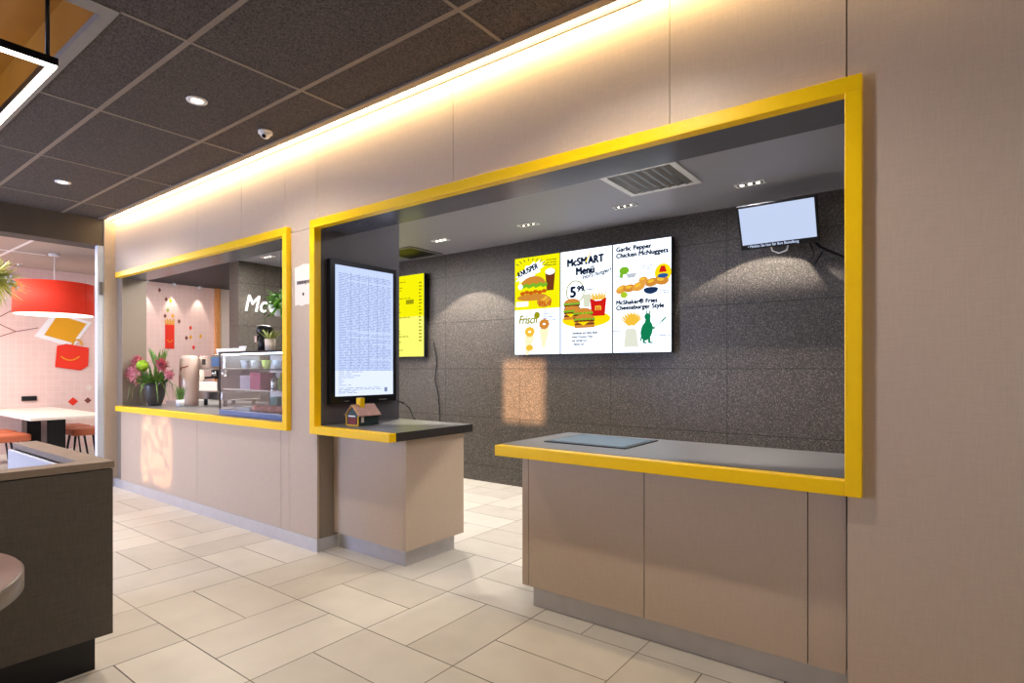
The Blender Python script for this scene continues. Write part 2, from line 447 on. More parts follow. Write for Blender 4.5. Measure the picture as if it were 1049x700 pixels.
# partition carrying the order screen
struct('wall_partition', MB().box(-3.85, -3.79, 2.86, 3.386, 0.965, 2.9).box(-3.85, -3.79, 2.602, 2.86, 0.965, 2.47), M_DARKW)
# back walls
struct('wall_back', MB().box(-7.6, 4.0, 5.45, 5.6, 0, 2.9), M_STX)
struct('wall_cafe', MB().box(-8.03, -7.77, 4.02, 8.0, 0, 3.1), M_STY)
struct('wall_right', MB().box(4.0, 4.2, -4.2, 5.6, 0, 3.9), M_WALL)
struct('wall_dining', MB().box(-12.5, -12.3, -4.2, 8.0, 0, 3.9), M_PINK)
struct('wall_far', MB().box(-12.5, -7.9, 7.6, 7.8, 0, 3.9).box(-7.8, 4.0, 5.6, 5.8, 0, 3.9), M_SIDE)
# unseen rear wall, its two holes placed to shape the sun patches
def holes(mb, x0, x1, z0, z1, hs, y0, y1):
    hs = sorted(hs); x = x0
    for a, b, c, d in hs:
        mb.box(x, a, y0, y1, z0, z1); mb.box(a, b, y0, y1, z0, c); mb.box(a, b, y0, y1, d, z1); x = b
    mb.box(x, x1, y0, y1, z0, z1)
struct('wall_rear', (lambda m: (holes(m, -12.5, 4.2, 0, 3.9, [(-4.81, -3.97, 0.95, 1.70), (-0.93, -0.27, 1.90, 2.66)], -4.2, -4.0), m)[1])(MB()), M_WALL)
# unseen patchy sheet added over the lower hole to mottle the sun patch
m_, nt_, b_ = new_mat('sun_mottle_sheet'); b_.inputs['Base Color'].default_value = lin((225, 215, 205))
n_ = N(nt_, 'ShaderNodeTexNoise'); n_.inputs['Scale'].default_value = 13; n_.inputs['Detail'].default_value = 2; tc_ = N(nt_, 'ShaderNodeTexCoord'); nt_.links.new(tc_.outputs['Object'], n_.inputs['Vector'])
r_ = N(nt_, 'ShaderNodeValToRGB'); r_.color_ramp.elements[0].position = 0.42; r_.color_ramp.elements[1].position = 0.62
r_.color_ramp.elements[0].color = (0.40, 0.40, 0.40, 1); r_.color_ramp.elements[1].color = (0.85, 0.85, 0.85, 1); nt_.links.new(n_.outputs['Fac'], r_.inputs['Fac']); nt_.links.new(r_.outputs['Color'], b_.inputs['Alpha'])
struct('sun_mottle_1', MB().box(-4.85, -3.93, -4.225, -4.215, 0.9, 1.75), m_)
# ceilings
RX0, RX1, RY0, RY1 = -6.1, -3.23, -1.5, 1.08
mb = MB()
mb.box(-7.9, RX0, -4, 2.415, ZC, ZC+0.03).box(RX1, 4, -4, 2.415, ZC, ZC+0.03).box(RX0, RX1, RY1, 2.415, ZC, ZC+0.03).box(RX0, RX1, -4, RY0, ZC, ZC+0.03)
struct('ceiling', mb, M_FELT)
mb = MB()
ys = [2.07 - 0.67*k for k in range(10)]; xs = [-1.89 + 1.34*k for k in range(-5, 5)]
zb = ZC - 0.003
for y in ys:
    if y > RY1 or y < RY0: mb.box(-7.9, 4, y-0.014, y+0.014, zb, ZC+0.001)
    else: mb.box(-7.9, RX0, y-0.014, y+0.014, zb, ZC+0.001).box(RX1, 4, y-0.014, y+0.014, zb, ZC+0.001)
for x in xs:
    if x < -7.9: continue
    if RX0 < x < RX1 + 0.001: mb.box(x-0.011, x+0.011, RY1, 2.43, zb-0.0005, ZC+0.001).box(x-0.011, x+0.011, -4, RY0, zb-0.0005, ZC+0.001)
    else: mb.box(x-0.011, x+0.011, -4, 2.43, zb-0.0005, ZC+0.001)
struct('trim_4', mb, M_BAR)
struct('trim_5', MB().box(-7.9, 0.9, 2.415, 2.472, ZC-0.006, ZC+0.08).box(-7.9, 0.9, 2.408, 2.416, ZC-0.014, ZC), M_BAR)
struct('ceiling_recess', MB().box(RX0, RX1, RY0, RY1, 3.56, 3.6).box(RX0-0.02, RX0, RY0, RY1, ZC+0.03, 3.6).box(RX1, RX1+0.02, RY0, RY1, ZC+0.03, 3.6).box(RX0, RX1, RY0-0.02, RY0, ZC+0.03, 3.6).box(RX0, RX1, RY1, RY1+0.02, ZC+0.03, 3.6), M_RECESS)
struct('trim_6', MB().box(RX0, RX0+0.1, RY0+0.055, RY1-0.055, ZC-0.008, ZC+0.03).box(RX1-0.1, RX1, RY0+0.055, RY1-0.055, ZC-0.008, ZC+0.03).box(RX0, RX1, RY1-0.055, RY1, ZC-0.008, ZC+0.03).box(RX0, RX1, RY0, RY0+0.055, ZC-0.008, ZC+0.03), M_GREY)
struct('ceiling_slab', MB().box(-12.5, 4.2, -4.2, 8.0, 3.9, 4.0), M_SIDE)
struct('ceiling_service', MB().box(-8.0, 4, 2.856, 5.45, 2.9, 2.95), M_KCEIL)
struct('ceiling_cafe', MB().box(-12.3, -8.03, 3.9, 7.6, 3.1, 3.15), M_DCEIL)
struct('ceiling_beam', MB().box(-8.2, -7.9, -4, 2.47, 2.85, 3.18), M_BEAM)
M_DINC = pm('light_taupe_ceiling', (176, 162, 152), 0.9, var=0.08, scale=120)
struct('ceiling_dining', MB().box(-12.3, -8.03, -4, 3.9, 3.1, 3.14), M_DINC)
mb = MB()
for x in (-11.9, -10.7, -9.5): mb.box(x-0.015, x+0.015, -4, 2.6, 3.094, 3.101)
for y in (-1.4, -0.2, 1.0, 2.2): mb.box(-12.3, -8.2, y-0.02, y+0.02, 3.096, 3.101)
struct('trim_7', mb, M_WHITE)
# cove light along the top of the wall
t = thing('cove_light', (-3.5, 2.5, ZC), 'long warm linear light slot running along the top of the beige wall', 'light')
obj('diffuser', MB().box(-7.86, 0.9, 2.474, 2.517, ZC+0.004, ZC+0.012), E_STRIP, t)
obj('profile_lip', MB().box(-7.86, 0.9, 2.517, 2.531, ZC-0.016, ZC+0.05).box(-7.86, 0.9, 2.472, 2.531, ZC+0.05, ZC+0.055), M_BAR, t)
obj('led_strip', MB().box(-7.86, 0.9, 2.532, 2.536, ZC+0.004, ZC+0.04), E_COVE, t)

# ------------------------------------------------------------------ yellow portal frames
FY0, FY1 = 2.54, 2.60
t = thing('hatch_frame', (-2.05, 2.57, 0.905), 'large yellow frame around the wide service opening with the menu screens', 'frame')
obj('top_rail', MB().box(-3.853, -0.244, FY0, FY1, 2.470, 2.532), M_YEL, t, bevel=0.003)
obj('side_post', MB().box(-3.853, -3.790, FY0, FY1, 0.905, 2.470), M_YEL, t, bevel=0.003)
obj('side_post', MB().box(-0.302, -0.244, FY0, FY1, 0.905, 2.470), M_YEL, t, bevel=0.003)
obj('counter_edge', MB().box(-3.790, -2.94, FY0, FY1, 0.905, 0.965), M_YEL, t, bevel=0.003)
obj('counter_edge', MB().box(-2.04, -0.302, FY0, FY1, 0.905, 0.965), M_YEL, t, bevel=0.003)
t = thing('hatch_frame', (-5.9, 2.57, 0.905), 'yellow frame around the coffee counter opening, open at its left end', 'frame')
obj('top_rail', MB().box(-7.76, -4.165, FY0, FY1, 2.470, 2.532), M_YEL, t, bevel=0.003)
obj('side_post', MB().box(-4.226, -4.165, FY0, FY1, 0.905, 2.470), M_YEL, t, bevel=0.003)
obj('counter_edge', MB().box(-7.76, -4.226, FY0, FY1, 0.905, 0.965), M_YEL, t, bevel=0.003)

# ------------------------------------------------------------------ counters
def slab(name, x0, x1, y1, label, edge=None):
    o = obj(name, MB().box(x0, x1, 2.602, y1, 0.906, 0.966), M_SLAB); o.data.materials.append(M_SLABE)
    for p in o.data.polygons: p.material_index = 1 if abs(p.normal.z) < 0.5 else 0
    return tag(o, label, 'worktop')
slab('worktop', -7.718, -4.192, 3.35, 'dark worktop of the coffee counter under the flower pot and display case')
slab('worktop', -3.828, -2.94, 3.385, 'dark worktop slab of the short middle counter carrying the toy house')
slab('worktop', -2.04, -0.292, 3.35, 'dark worktop of the right service counter with an inset screen')

t = thing('counter_cabinet', (-3.4, 3.0, 0), 'beige base cabinet of the short middle counter with metal plinth', 'cabinet')
obj('front_panel', MB().box(-3.798, -2.998, 2.72, 2.74, 0.125, 0.904), M_WALL, t, bevel=0.001)
obj('side_panel', MB().box(-2.996, -2.976, 2.72, 3.32, 0.125, 0.904), M_WALL, t, bevel=0.001)
obj('carcass', MB().box(-3.798, -2.998, 2.745, 3.30, 0.125, 0.904), M_SIDE, t)
obj('plinth', MB().box(-3.79, -3.03, 2.765, 3.27, 0, 0.125), M_ALU, t)
t = thing('counter_cabinet', (-1.15, 3.0, 0), 'beige panelled base cabinet of the right service counter with metal plinth', 'cabinet')
for a, b in ((-1.976, -1.932), (-1.928, -1.212), (-1.208, -0.462), (-0.458, -0.318)):
    obj('front_panel', MB().box(a, b, 2.72, 2.74, 0.13, 0.904), M_WALL, t, bevel=0.001)
obj('side_panel', MB().box(-1.976, -1.956, 2.742, 3.30, 0.13, 0.904), M_WALL, t)
obj('carcass', MB().box(-1.954, -0.32, 2.743, 3.29, 0.13, 0.904), M_SIDE, t)
obj('plinth', MB().box(-1.93, -0.32, 2.77, 3.27, 0, 0.13), M_ALU, t)
t = thing('counter_cabinet', (-7.7, 3.7, 0), 'low back counter behind the coffee counter carrying the espresso machine', 'cabinet')
obj('carcass', MB().box(-8.4, -7.0, 3.36, 4.0, 0.0, 0.905), M_SIDE, t)
obj('top', MB().box(-8.42, -6.98, 3.352, 4.01, 0.906, 0.966), M_SLAB, t)

# inset tablet on the right counter
t = thing('counter_display', (-1.62, 3.04, 0.966), 'dark glass screen lying flat in the right service worktop', 'screen')
obj('bezel', MB().box(-1.89, -1.36, 2.82, 3.26, 0.966, 0.972), M_DKM, t, bevel=0.002)
obj('glass', MB().box(-1.865, -1.385, 2.845, 3.235, 0.972, 0.974), pm('grey_blue_screen_glass', (104, 128, 146), 0.25, var=0.02), t)

# ------------------------------------------------------------------ screens on the service back wall
def screen_case(name, x0, x1, z0, z1, yf, label, group=None):
    t = thing(name, ((x0+x1)/2, yf, z0), label, 'screen', group)
    obj('housing', MB().box(x0, x1, yf+0.003, yf+0.07, z0, z1), M_BLACK, t, bevel=0.002)
    obj('wall_bracket', MB().box(x0+0.15, x1-0.15, yf+0.071, 5.449, z0+0.35, z1-0.35), M_DKM, t)
    return t, frame((x0, yf+0.003, z0), (1,0,0), (0,0,1), (0,-1,0))
SZ0, SZ1, SYF = 1.56, 2.69, 5.35
H = SZ1 - SZ0
# screen one: burger above, ice creams below
t, F = screen_case('menu_screen', -4.0, -3.372, SZ0, SZ1, SYF, 'portrait menu screen with yellow burger picture above and ice cream cones below')
W = 0.628
obj('display', MB().flat(F, rect(0.006, W-0.004, 0.006, H-0.006), 0.0, 0.001), E_WHITE, t)
obj('yellow_field', MB().flat(F, rect(0.006, W-0.004, 0.52, H-0.006), 0.001, 0.001), E_YS, t)
mb = MB()
star = []
for i in range(24):
    a = 2*PI*i/24; k = 1.0 if i % 2 else 0.72
    star.append((0.22+0.21*k*math.cos(a), 0.955+0.095*k*math.sin(a)+0.22*0.35*k*math.cos(a)))
mb.flat(F, star, 0.0025); obj('starburst', mb, E_WHITE, t)
T(t, F, 'KNUSPER', 0.06, 0.90, 0.09, 0.005, bold=0.004, rot=0.3, sx=0.75)
mb = MB()
for i in range(9):
    a = 0.3 + i*0.27; obj('burst_ray', MB().flat(F, seg(0.22+0.2*math.cos(a), 0.98+0.1*math.sin(a), 0.22+0.25*math.cos(a), 0.98+0.13*math.sin(a), 0.008), 0.003), E_INK, t)
mb = greek(MB(), F, 0.45, 0.58, 0.99, 1.08, 3, seed=4); obj('small_print', mb, E_OLIVE, t)
mb = MB(); mb.flat(F, ell(0.27, 0.80, 0.17, 0.10, 20, 0, PI), 0.004); mb.flat(F, ell(0.25, 0.66, 0.21, 0.04), 0.0032)
mb.flat(F, ell(0.42, 0.60, 0.10, 0.065), 0.003); obj('burger_bun', mb, E_BUN, t)
mb = MB()
for i in range(11): mb.flat(F, ell(0.11+i*0.033, 0.785+0.008*(i % 3), 0.025, 0.022, 10), 0.005)
obj('lettuce', mb, E_LET, t)
mb = MB()
for i in range(6): mb.flat(F, ell(0.12+i*0.06, 0.71+0.01*(i % 2), 0.035, 0.022, 10), 0.0055)
obj('crispy_chicken', mb, E_CRISP, t); mb = MB()
for i in range(5): mb.flat(F, ell(0.36+i*0.035, 0.575+0.02*(i % 2), 0.012, 0.035, 8), 0.0055)
obj('crispy_chicken', mb, E_CRISP, t)
mb = MB(); mb.flat(F, [(0.455, 0.72), (0.545, 0.72), (0.565, 0.93), (0.435, 0.93)], 0.004); obj('cola_glass', mb, E_MEAT, t)
for nm_, pl_ in (('cola_foam', ell(0.50, 0.93, 0.062, 0.035)), ('price_patch', ell(0.09, 0.79, 0.032, 0.032)), ('price_patch', rect(0.03, 0.2, 0.56, 0.615))): obj(nm_, MB().flat(F, pl_, 0.006), E_WHITE, t)
mb = MB()
for k in range(16):
    a = random.Random(k).uniform(0, 2*PI); r_ = random.Random(k+50).uniform(0.01, 0.05)
    mb.flat(F, seg(0.42+r_*math.cos(a), 0.62+r_*0.7*math.sin(a), 0.42+r_*math.cos(a)+0.03, 0.62+r_*0.7*math.sin(a)+0.015*(k % 3-1), 0.009), 0.007)
obj('fries_picture', mb, E_FRY, t)
T(t, F, 'Frisch', 0.06, 0.36, 0.14, 0.004, shear=0.3, bold=0.004, sx=0.75, mat=E_OLIVE); obj('round_badge', MB().flat(F, ell(0.32, 0.45, 0.04, 0.04), 0.003), E_OLIVE, t)
mb = MB(); greek(mb, F, 0.40, 0.57, 0.38, 0.49, 6, seed=9); obj('small_print', mb, E_BLUE, t)
for (cu, cv, nm) in ((0.22, 0.22, 0), (0.42, 0.30, 1)):
    mb = MB(); mb.flat(F, [(cu-0.07, cv), (cu+0.07, cv), (cu+0.02+0.03*nm-0.04, cv-0.22), (cu-0.02+0.03*nm-0.04, cv-0.22)], 0.002); obj('ice_cream_cone', mb, E_CREAM, t)
    mb = MB()
    for i in range(9):
        a = 2*PI*i/9; mb.flat(F, ell(cu+0.045*math.cos(a), cv+0.045+0.035*math.sin(a), 0.026, 0.026, 10), 0.004+0.0003*i)
    obj('ice_cream_top', mb, E_FRY if nm == 0 else E_BUN, t)
mb = MB(); mb.flat(F, ell(0.22, 0.08, 0.05, 0.035), 0.006); obj('ice_cream_top', mb, E_FRY, t)
# screen two: menu deal
t, F = screen_case('menu_screen', -3.368, -2.732, SZ0, SZ1, SYF, 'portrait menu screen in the middle with burgers and red fries box on a yellow disc')
W = 0.636
obj('display', MB().flat(F, rect(0.006, W-0.004, 0.006, H-0.006), 0.0, 0.001), E_WHITE, t)
T(t, F, 'McSM', 0.09, 0.955, 0.115, 0.003, bold=0.006, rot=0.03, sx=0.86); T(t, F, 'ART', 0.352, 0.962, 0.115, 0.003, bold=0.006, rot=0.03, sx=0.84)
T(t, F, 'Menü', 0.20, 0.855, 0.115, 0.003, bold=0.006, rot=0.03, sx=0.86); T(t, F, "Hol's hunger!", 0.28, 0.80, 0.062, 0.003, bold=0.002, rot=0.16, shear=0.4)
T(t, F, '5', 0.125, 0.62, 0.16, 0.004, bold=0.007, name='price'); T(t, F, '99', 0.215, 0.675, 0.085, 0.004, bold=0.005, name='price')
obj('rule', MB().flat(F, seg(0.295, 0.685, 0.43, 0.69, 0.008), 0.003), E_INK, t)
T(t, F, 'Cheeseburger und Chicken Burger', 0.15, 0.215, 0.036, 0.003, bold=0.0012, sx=0.60)
T(t, F, 'kleine Pommes Frites', 0.15, 0.175, 0.036, 0.003, bold=0.0012, sx=0.8)
T(t, F, 'und Getränk 0,25 l', 0.15, 0.135, 0.036, 0.003, bold=0.0012, sx=0.7); T(t, F, 'Aktion nur', 0.17, 0.095, 0.036, 0.003, bold=0.0012, sx=0.8)
mb = MB()
ring = [ell(0.19, 0.675, 0.115, 0.125, 28), ell(0.19, 0.675, 0.103, 0.113, 28)]
for i in range(28):
    j = (i+1) % 28; mb.flat(F, [ring[0][i], ring[0][j], ring[1][j], ring[1][i]], 0.002)
obj('price_ring', mb, E_OLIVE, t)
obj('fry_letter_accent', MB().flat(F, seg(0.325, 0.985, 0.37, 1.06, 0.014), 0.0055), E_DISC, t); obj('fry_letter_accent', MB().flat(F, seg(0.375, 1.06, 0.388, 1.085, 0.01), 0.0045), E_CRISP, t)
obj('yellow_disc', MB().flat(F, ell(0.32, 0.37, 0.295, 0.085, 28), 0.002), E_DISC, t)
def burger(t, F, cu, cv, wd, z=0.004):
    mb = MB(); mb.flat(F, ell(cu, cv+0.055, wd, 0.05, 16, 0, PI), z); mb.flat(F, rect(cu-wd, cu+wd, cv-0.045, cv-0.012), z); mb.flat(F, rect(cu-wd*0.9, cu+wd*0.9, cv+0.008, cv+0.02), z)
    obj('burger_bun', mb, E_BUN, t)
    mb = MB()
    for i in range(6): mb.flat(F, ell(cu-wd+0.01+i*(2*wd-0.02)/5, cv+0.047, 0.02, 0.013, 8), z+0.001)
    obj('lettuce', mb, E_LET, t)
    mb = MB(); mb.flat(F, rect(cu-wd, cu+wd, cv+0.018, cv+0.04), z+0.0005); mb.flat(F, rect(cu-wd, cu+wd, cv-0.012, cv+0.008), z+0.0005); obj('patty', mb, E_MEAT, t)
    mb = MB(); mb.flat(F, [(cu-wd*0.7, cv+0.02), (cu+wd*0.5, cv+0.02), (cu-0.01, cv-0.02)], z+0.0018); obj('cheese', mb, E_DISC, t)
burger(t, F, 0.15, 0.50, 0.10); burger(t, F, 0.15, 0.42, 0.10, 0.006); burger(t, F, 0.29, 0.39, 0.115, 0.008)
burger(t, F, 0.31, 0.325, 0.12, 0.0105)
mb = MB(); mb.flat(F, [(0.30, 0.50), (0.37, 0.50), (0.385, 0.64), (0.285, 0.64)], 0.003); obj('drink_glass', mb, em('screen_lemonade', (210, 214, 190), 1.05), t)
mb = MB(); mb.flat(F, [(0.395, 0.40), (0.55, 0.40), (0.57, 0.59), (0.50, 0.56), (0.44, 0.56), (0.375, 0.59)], 0.0055); obj('fries_box', mb, E_RED, t)
mb = MB()
for i in range(14): mb.flat(F, seg(0.40+i*0.0115, 0.57, 0.385+i*0.0135, 0.62+0.03*((i*5) % 3)/2, 0.011), 0.005)
obj('fries_picture', mb, E_FRY, t); T(t, F, 'm', 0.435, 0.46, 0.10, 0.0075, bold=0.003, mat=E_FRY, name='fries_box_letter')
# screen three
t, F = screen_case('menu_screen', -2.728, -2.095, SZ0, SZ1, SYF, 'portrait menu screen at the right with nuggets above and green kangaroo below')
W = 0.633
obj('display', MB().flat(F, rect(0.006, W-0.006, 0.006, H-0.006), 0.0, 0.001), E_WHITE, t)
T(t, F, 'Garlic Pepper', 0.04, 1.045, 0.066, 0.003, bold=0.0035); T(t, F, 'Chicken McNuggets', 0.04, 0.98, 0.066, 0.003, bold=0.0035)
T(t, F, 'McShaker® Fries', 0.04, 0.50, 0.062, 0.003, bold=0.0035); T(t, F, 'Cheeseburger Style', 0.04, 0.445, 0.062, 0.003, bold=0.0035)
for k_, a_ in enumerate(((0.33, 0.44, 0.83, 0.88, 3), (0.50, 0.61, 0.58, 0.62, 2), (0.43, 0.62, 0.14, 0.18, 2), (0.04, 0.12, 0.77, 0.80, 2))): obj('small_print', greek(MB(), F, *a_, seed=3+k_), E_GREY, t)
obj('spear', MB().flat(F, seg(0.44, 0.235, 0.56, 0.33, 0.006), 0.003).flat(F, seg(0.53, 0.305, 0.575, 0.345, 0.014), 0.003), E_GRN, t)
obj('rule', MB().flat(F, seg(0.008, 0.23, 0.09, 0.23, 0.006), 0.003), E_INK, t)
for (cu, cv, ru, rv, ro) in ((0.10, 0.655, 0.065, 0.04, 0.4), (0.19, 0.66, 0.07, 0.04, 0.1), (0.29, 0.67, 0.075, 0.045, 0.3), (0.34, 0.73, 0.05, 0.035, 0), (0.43, 0.70, 0.07, 0.042, 0.2), (0.53, 0.71, 0.075, 0.045, -0.1)):
    obj('nugget', MB().flat(F, ell(cu, cv, ru, rv, 14, rot=ro), 0.003 + cu*0.002), E_BUN if int(cu*100) % 2 else E_GOLD, t); obj('nugget_highlight', MB().flat(F, ell(cu-0.01, cv+0.012, ru*0.5, rv*0.4, 10, rot=ro), 0.0055), E_FRY, t)
obj('sauce_bowl', MB().flat(F, [(0.15, 0.81), (0.27, 0.81), (0.245, 0.765), (0.175, 0.765)], 0.004), em('screen_bowl_grey', (190, 196, 206), 1.0), t)
obj('sauce_bowl', MB().flat(F, ell(0.42, 0.63, 0.075, 0.045, 16, PI, 2*PI) + ell(0.42, 0.635, 0.075, 0.018, 12, 0, PI), 0.006), em('screen_navy', (30, 52, 92), 0.9), t)
obj('herb_leaf', MB().flat(F, ell(0.13, 0.845, 0.055, 0.04, 14), 0.003).flat(F, ell(0.10, 0.80, 0.02, 0.03, 10), 0.003), E_LET, t)
obj('lime_slice', MB().flat(F, ell(0.13, 0.595, 0.04, 0.032, 14), 0.0055), em('screen_lime', (170, 200, 40), 1.0), t)
obj('yellow_roundel', MB().flat(F, ell(0.545, 0.785, 0.085, 0.09, 22), 0.0025), E_DISC, t)
mb = MB(); mb.flat(F, [(0.505, 0.79), (0.585, 0.79), (0.565, 0.85), (0.525, 0.85)], 0.006); obj('red_cap_shape', mb, E_RED, t)
obj('blue_base_shape', MB().flat(F, ell(0.545, 0.755, 0.055, 0.022, 12), 0.006), E_BLUE, t)
mb = MB()
for i in range(22):
    a = PI*0.15 + i*PI*0.7/21; mb.flat(F, seg(0.21+0.03*math.cos(a), 0.28, 0.21+0.12*math.cos(a), 0.31+0.085*math.sin(a)+0.01*(i % 3), 0.012), 0.003+0.0001*i)
obj('fries_picture', mb, E_FRY, t)
obj('shaker_bag', MB().flat(F, [(0.13, 0.06), (0.29, 0.06), (0.265, 0.23), (0.245, 0.25), (0.165, 0.25), (0.145, 0.23)], 0.0055), em('screen_bag_grey', (214, 216, 200), 1.1), t)
mb = MB()   # kangaroo silhouette
mb.flat(F, ell(0.375, 0.22, 0.062, 0.10, 18, rot=-0.25), 0.003); mb.flat(F, ell(0.385, 0.36, 0.034, 0.035, 12), 0.0035); mb.flat(F, [(0.35, 0.28), (0.42, 0.28), (0.41, 0.36), (0.37, 0.36)], 0.0033)
mb.flat(F, [(0.37, 0.38), (0.385, 0.38), (0.378, 0.46)], 0.004); mb.flat(F, [(0.395, 0.38), (0.412, 0.38), (0.418, 0.455)], 0.004)
mb.flat(F, seg(0.41, 0.27, 0.46, 0.24, 0.016), 0.004); mb.flat(F, seg(0.345, 0.20, 0.345, 0.10, 0.022), 0.004); mb.flat(F, seg(0.40, 0.18, 0.405, 0.10, 0.024), 0.004)
mb.flat(F, seg(0.335, 0.105, 0.375, 0.10, 0.014), 0.0045); mb.flat(F, seg(0.39, 0.105, 0.44, 0.10, 0.014), 0.0045); mb.flat(F, seg(0.33, 0.19, 0.31, 0.12, 0.014), 0.0038)
obj('kangaroo_picture', mb, E_GRN, t)
# yellow list screen on the same wall behind the partition
t, F = screen_case('menu_screen', -6.13, -5.50, SZ0, SZ1-0.01, SYF, 'bright yellow price list screen seen past the edge of the dark partition')
obj('display', MB().flat(F, rect(0.006, 0.622, 0.006, H-0.016), 0.0, 0.001), E_YL, t)
obj('yellow_field', MB().flat(F, rect(0.006, 0.622, 0.55, H-0.016), 0.001, 0.001), E_YS, t)
mb = MB(); greek(mb, F, 0.05, 0.40, 0.08, 1.05, 26, 0.3, 0.5, seed=21); greek(mb, F, 0.53, 0.58, 0.2, 1.02, 18, 0.4, 0.0, seed=22); mb.flat(F, rect(0.28, 0.43, 0.72, 0.78), 0.003)
obj('small_print', mb, E_OLIVE, t)
o = obj('screen_cable', MB().tube([(-5.40, 5.43, 1.75), (-5.34, 5.43, 1.5), (-5.37, 5.42, 1.25), (-5.30, 5.42, 1.05), (-5.26, 5.42, 0.5)], 0.008), M_BLACK); tag(o, 'thin black cable hanging on the stone wall below the yellow screen', 'cable')

# large order board on the partition
t = thing('order_board', (-3.76, 2.98, 1.12), 'tall black framed screen of fine print above the toy house', 'screen')
obj('housing', MB().box(-3.788, -3.745, 2.65, 3.315, 1.125, 2.25), M_BLACK, t, bevel=0.003)
F = frame((-3.745, 2.65, 1.125), (0,1,0), (0,0,1), (1,0,0))
obj('display', MB().flat(F, rect(0.045, 0.625, 0.06, 1.085), 0.0, 0.001), E_ICE, t)
obj('bright_band', MB().flat(F, rect(0.045, 0.625, 0.06, 0.26), 0.001, 0.0005), em('screen_soft_white', (222, 232, 255), 1.05), t)
mb = MB(); greek(mb, F, 0.075, 0.60, 0.26, 1.03, 62, 0.28, 0.02, seed=31); greek(mb, F, 0.075, 0.30, 0.14, 0.26, 8, 0.25, 0.5, seed=33); greek(mb, F, 0.075, 0.50, 0.08, 0.13, 4, 0.3, 0.1, seed=34)
for u in (0.19, 0.27, 0.36, 0.45, 0.52): mb.flat(F, rect(u, u+0.0025, 0.28, 1.04), 0.0025, 0.0005)
mb.flat(F, rect(0.53, 0.56, 0.085, 0.12), 0.003, 0.0005); obj('small_print', mb, E_GREY, t)
for y0_, y1_ in ((2.78, 2.82), (3.12, 3.2)): obj('status_mark', MB().tube([(-3.743, y0_, 1.145), (-3.743, y1_, 1.145)], 0.004), M_GREY, t)
o = obj('counter_cable', MB().tube([(-3.70, 3.36, 1.10), (-3.64, 3.37, 1.06), (-3.60, 3.37, 0.99), (-3.56, 3.36, 0.970)], 0.005).tube([(-3.775, 3.36, 1.12), (-3.70, 3.36, 1.10)], 0.006), M_BLACK); tag(o, 'short black cable curling down onto the middle counter behind the toy house', 'cable')

# tilted customer monitor
t = thing('monitor', (-1.06, 4.98, 2.44), 'small landscape monitor with a plain pale picture, tilted down near the ceiling', 'screen')
tilt = math.atan2(0.14, 0.30)
up = Vector((0, -math.sin(tilt), math.cos(tilt))); nn = Vector((0, -math.cos(tilt), -math.sin(tilt)))
F = frame((-1.35, 5.05, 2.425), (1,0,0), up, nn)
def fbox(mb, F, u0, u1, v0, v1, w0, w1):
    vs = [F(u, v, w_) for w_ in (w0, w1) for (u, v) in ((u0,v0),(u1,v0),(u1,v1),(u0,v1))]
    return mb.add(vs, [(0,3,2,1),(4,5,6,7),(0,1,5,4),(1,2,6,5),(2,3,7,6),(3,0,4,7)])
obj('housing', fbox(MB(), F, -0.018, 0.580, -0.022, 0.347, -0.045, -0.002), M_BLACK, t, bevel=0.004)
obj('display', fbox(MB(), F, 0.0, 0.562, 0.022, 0.330, -0.001, 0.0), E_TV, t)
mb = MB(); text_mb(mb, F, '• Melden Sie hier für Ihre Bestellung', 0.04, -0.005, 0.032, 0.001, bold=0.0006, sx=0.82); obj('caption_strip', mb, E_TV, t)
obj('mounting_arm', MB().tube([(-1.06, 5.02, 2.62), (-1.06, 5.20, 2.60), (-1.06, 5.44, 2.60)], 0.02).box(-1.12, -1.0, 5.43, 5.449, 2.52, 2.68), M_DKM, t)
mb = MB(); mb.tube([(-1.14, 5.08, 2.44), (-1.13, 5.10, 2.385), (-1.08, 5.11, 2.36), (-1.02, 5.10, 2.375), (-0.995, 5.08, 2.44)], 0.006); obj('cable_loop', mb, M_WHITE, t)
mb = MB(); mb.tube([(-0.86, 5.10, 2.46), (-0.80, 5.25, 2.40), (-0.72, 5.34, 2.36), (-0.62, 5.36, 2.30), (-0.5, 5.36, 2.26), (-0.3, 5.36, 2.26)], 0.013)
mb.tube([(-0.86, 5.10, 2.46), (-0.84, 5.22, 2.34), (-0.88, 5.26, 2.29), (-0.84, 5.28, 2.27), (-0.78, 5.26, 2.36)], 0.007)
obj('cable', mb, M_BLACK, t)

# ------------------------------------------------------------------ ceiling fixtures
def vent(x0, x1, y0, y1, label, frame_m, slat_m, n=7):
    t = thing('ceiling_vent', ((x0+x1)/2, (y0+y1)/2, 2.9), label, 'vent')
    z0, z1 = 2.886, 2.899; b = 0.05
    obj('frame', MB().box(x0, x1, y0, y0+b, z0, z1).box(x0, x1, y1-b, y1, z0, z1).box(x0, x0+b, y0+b, y1-b, z0, z1).box(x1-b, x1, y0+b, y1-b, z0, z1), frame_m, t)
    obj('cavity', MB().box(x0+b, x1-b, y0+b, y1-b, 2.895, 2.899), M_BLACK, t)
    for i in range(n):
        x = x0 + b + (x1-x0-2*b) * (i+0.5) / n; s = 0.022
        mb = MB(); mb.add([(x-s, y0+b, 2.884), (x-s+0.003, y0+b, 2.882), (x+s, y0+b, 2.895), (x+s-0.003, y0+b, 2.897), (x-s, y1-b, 2.884), (x-s+0.003, y1-b, 2.882), (x+s, y1-b, 2.895), (x+s-0.003, y1-b, 2.897)],
                 [(0,1,2,3),(7,6,5,4),(0,4,5,1),(1,5,6,2),(2,6,7,3),(3,7,4,0)])
        obj('slat', mb, slat_m, t)
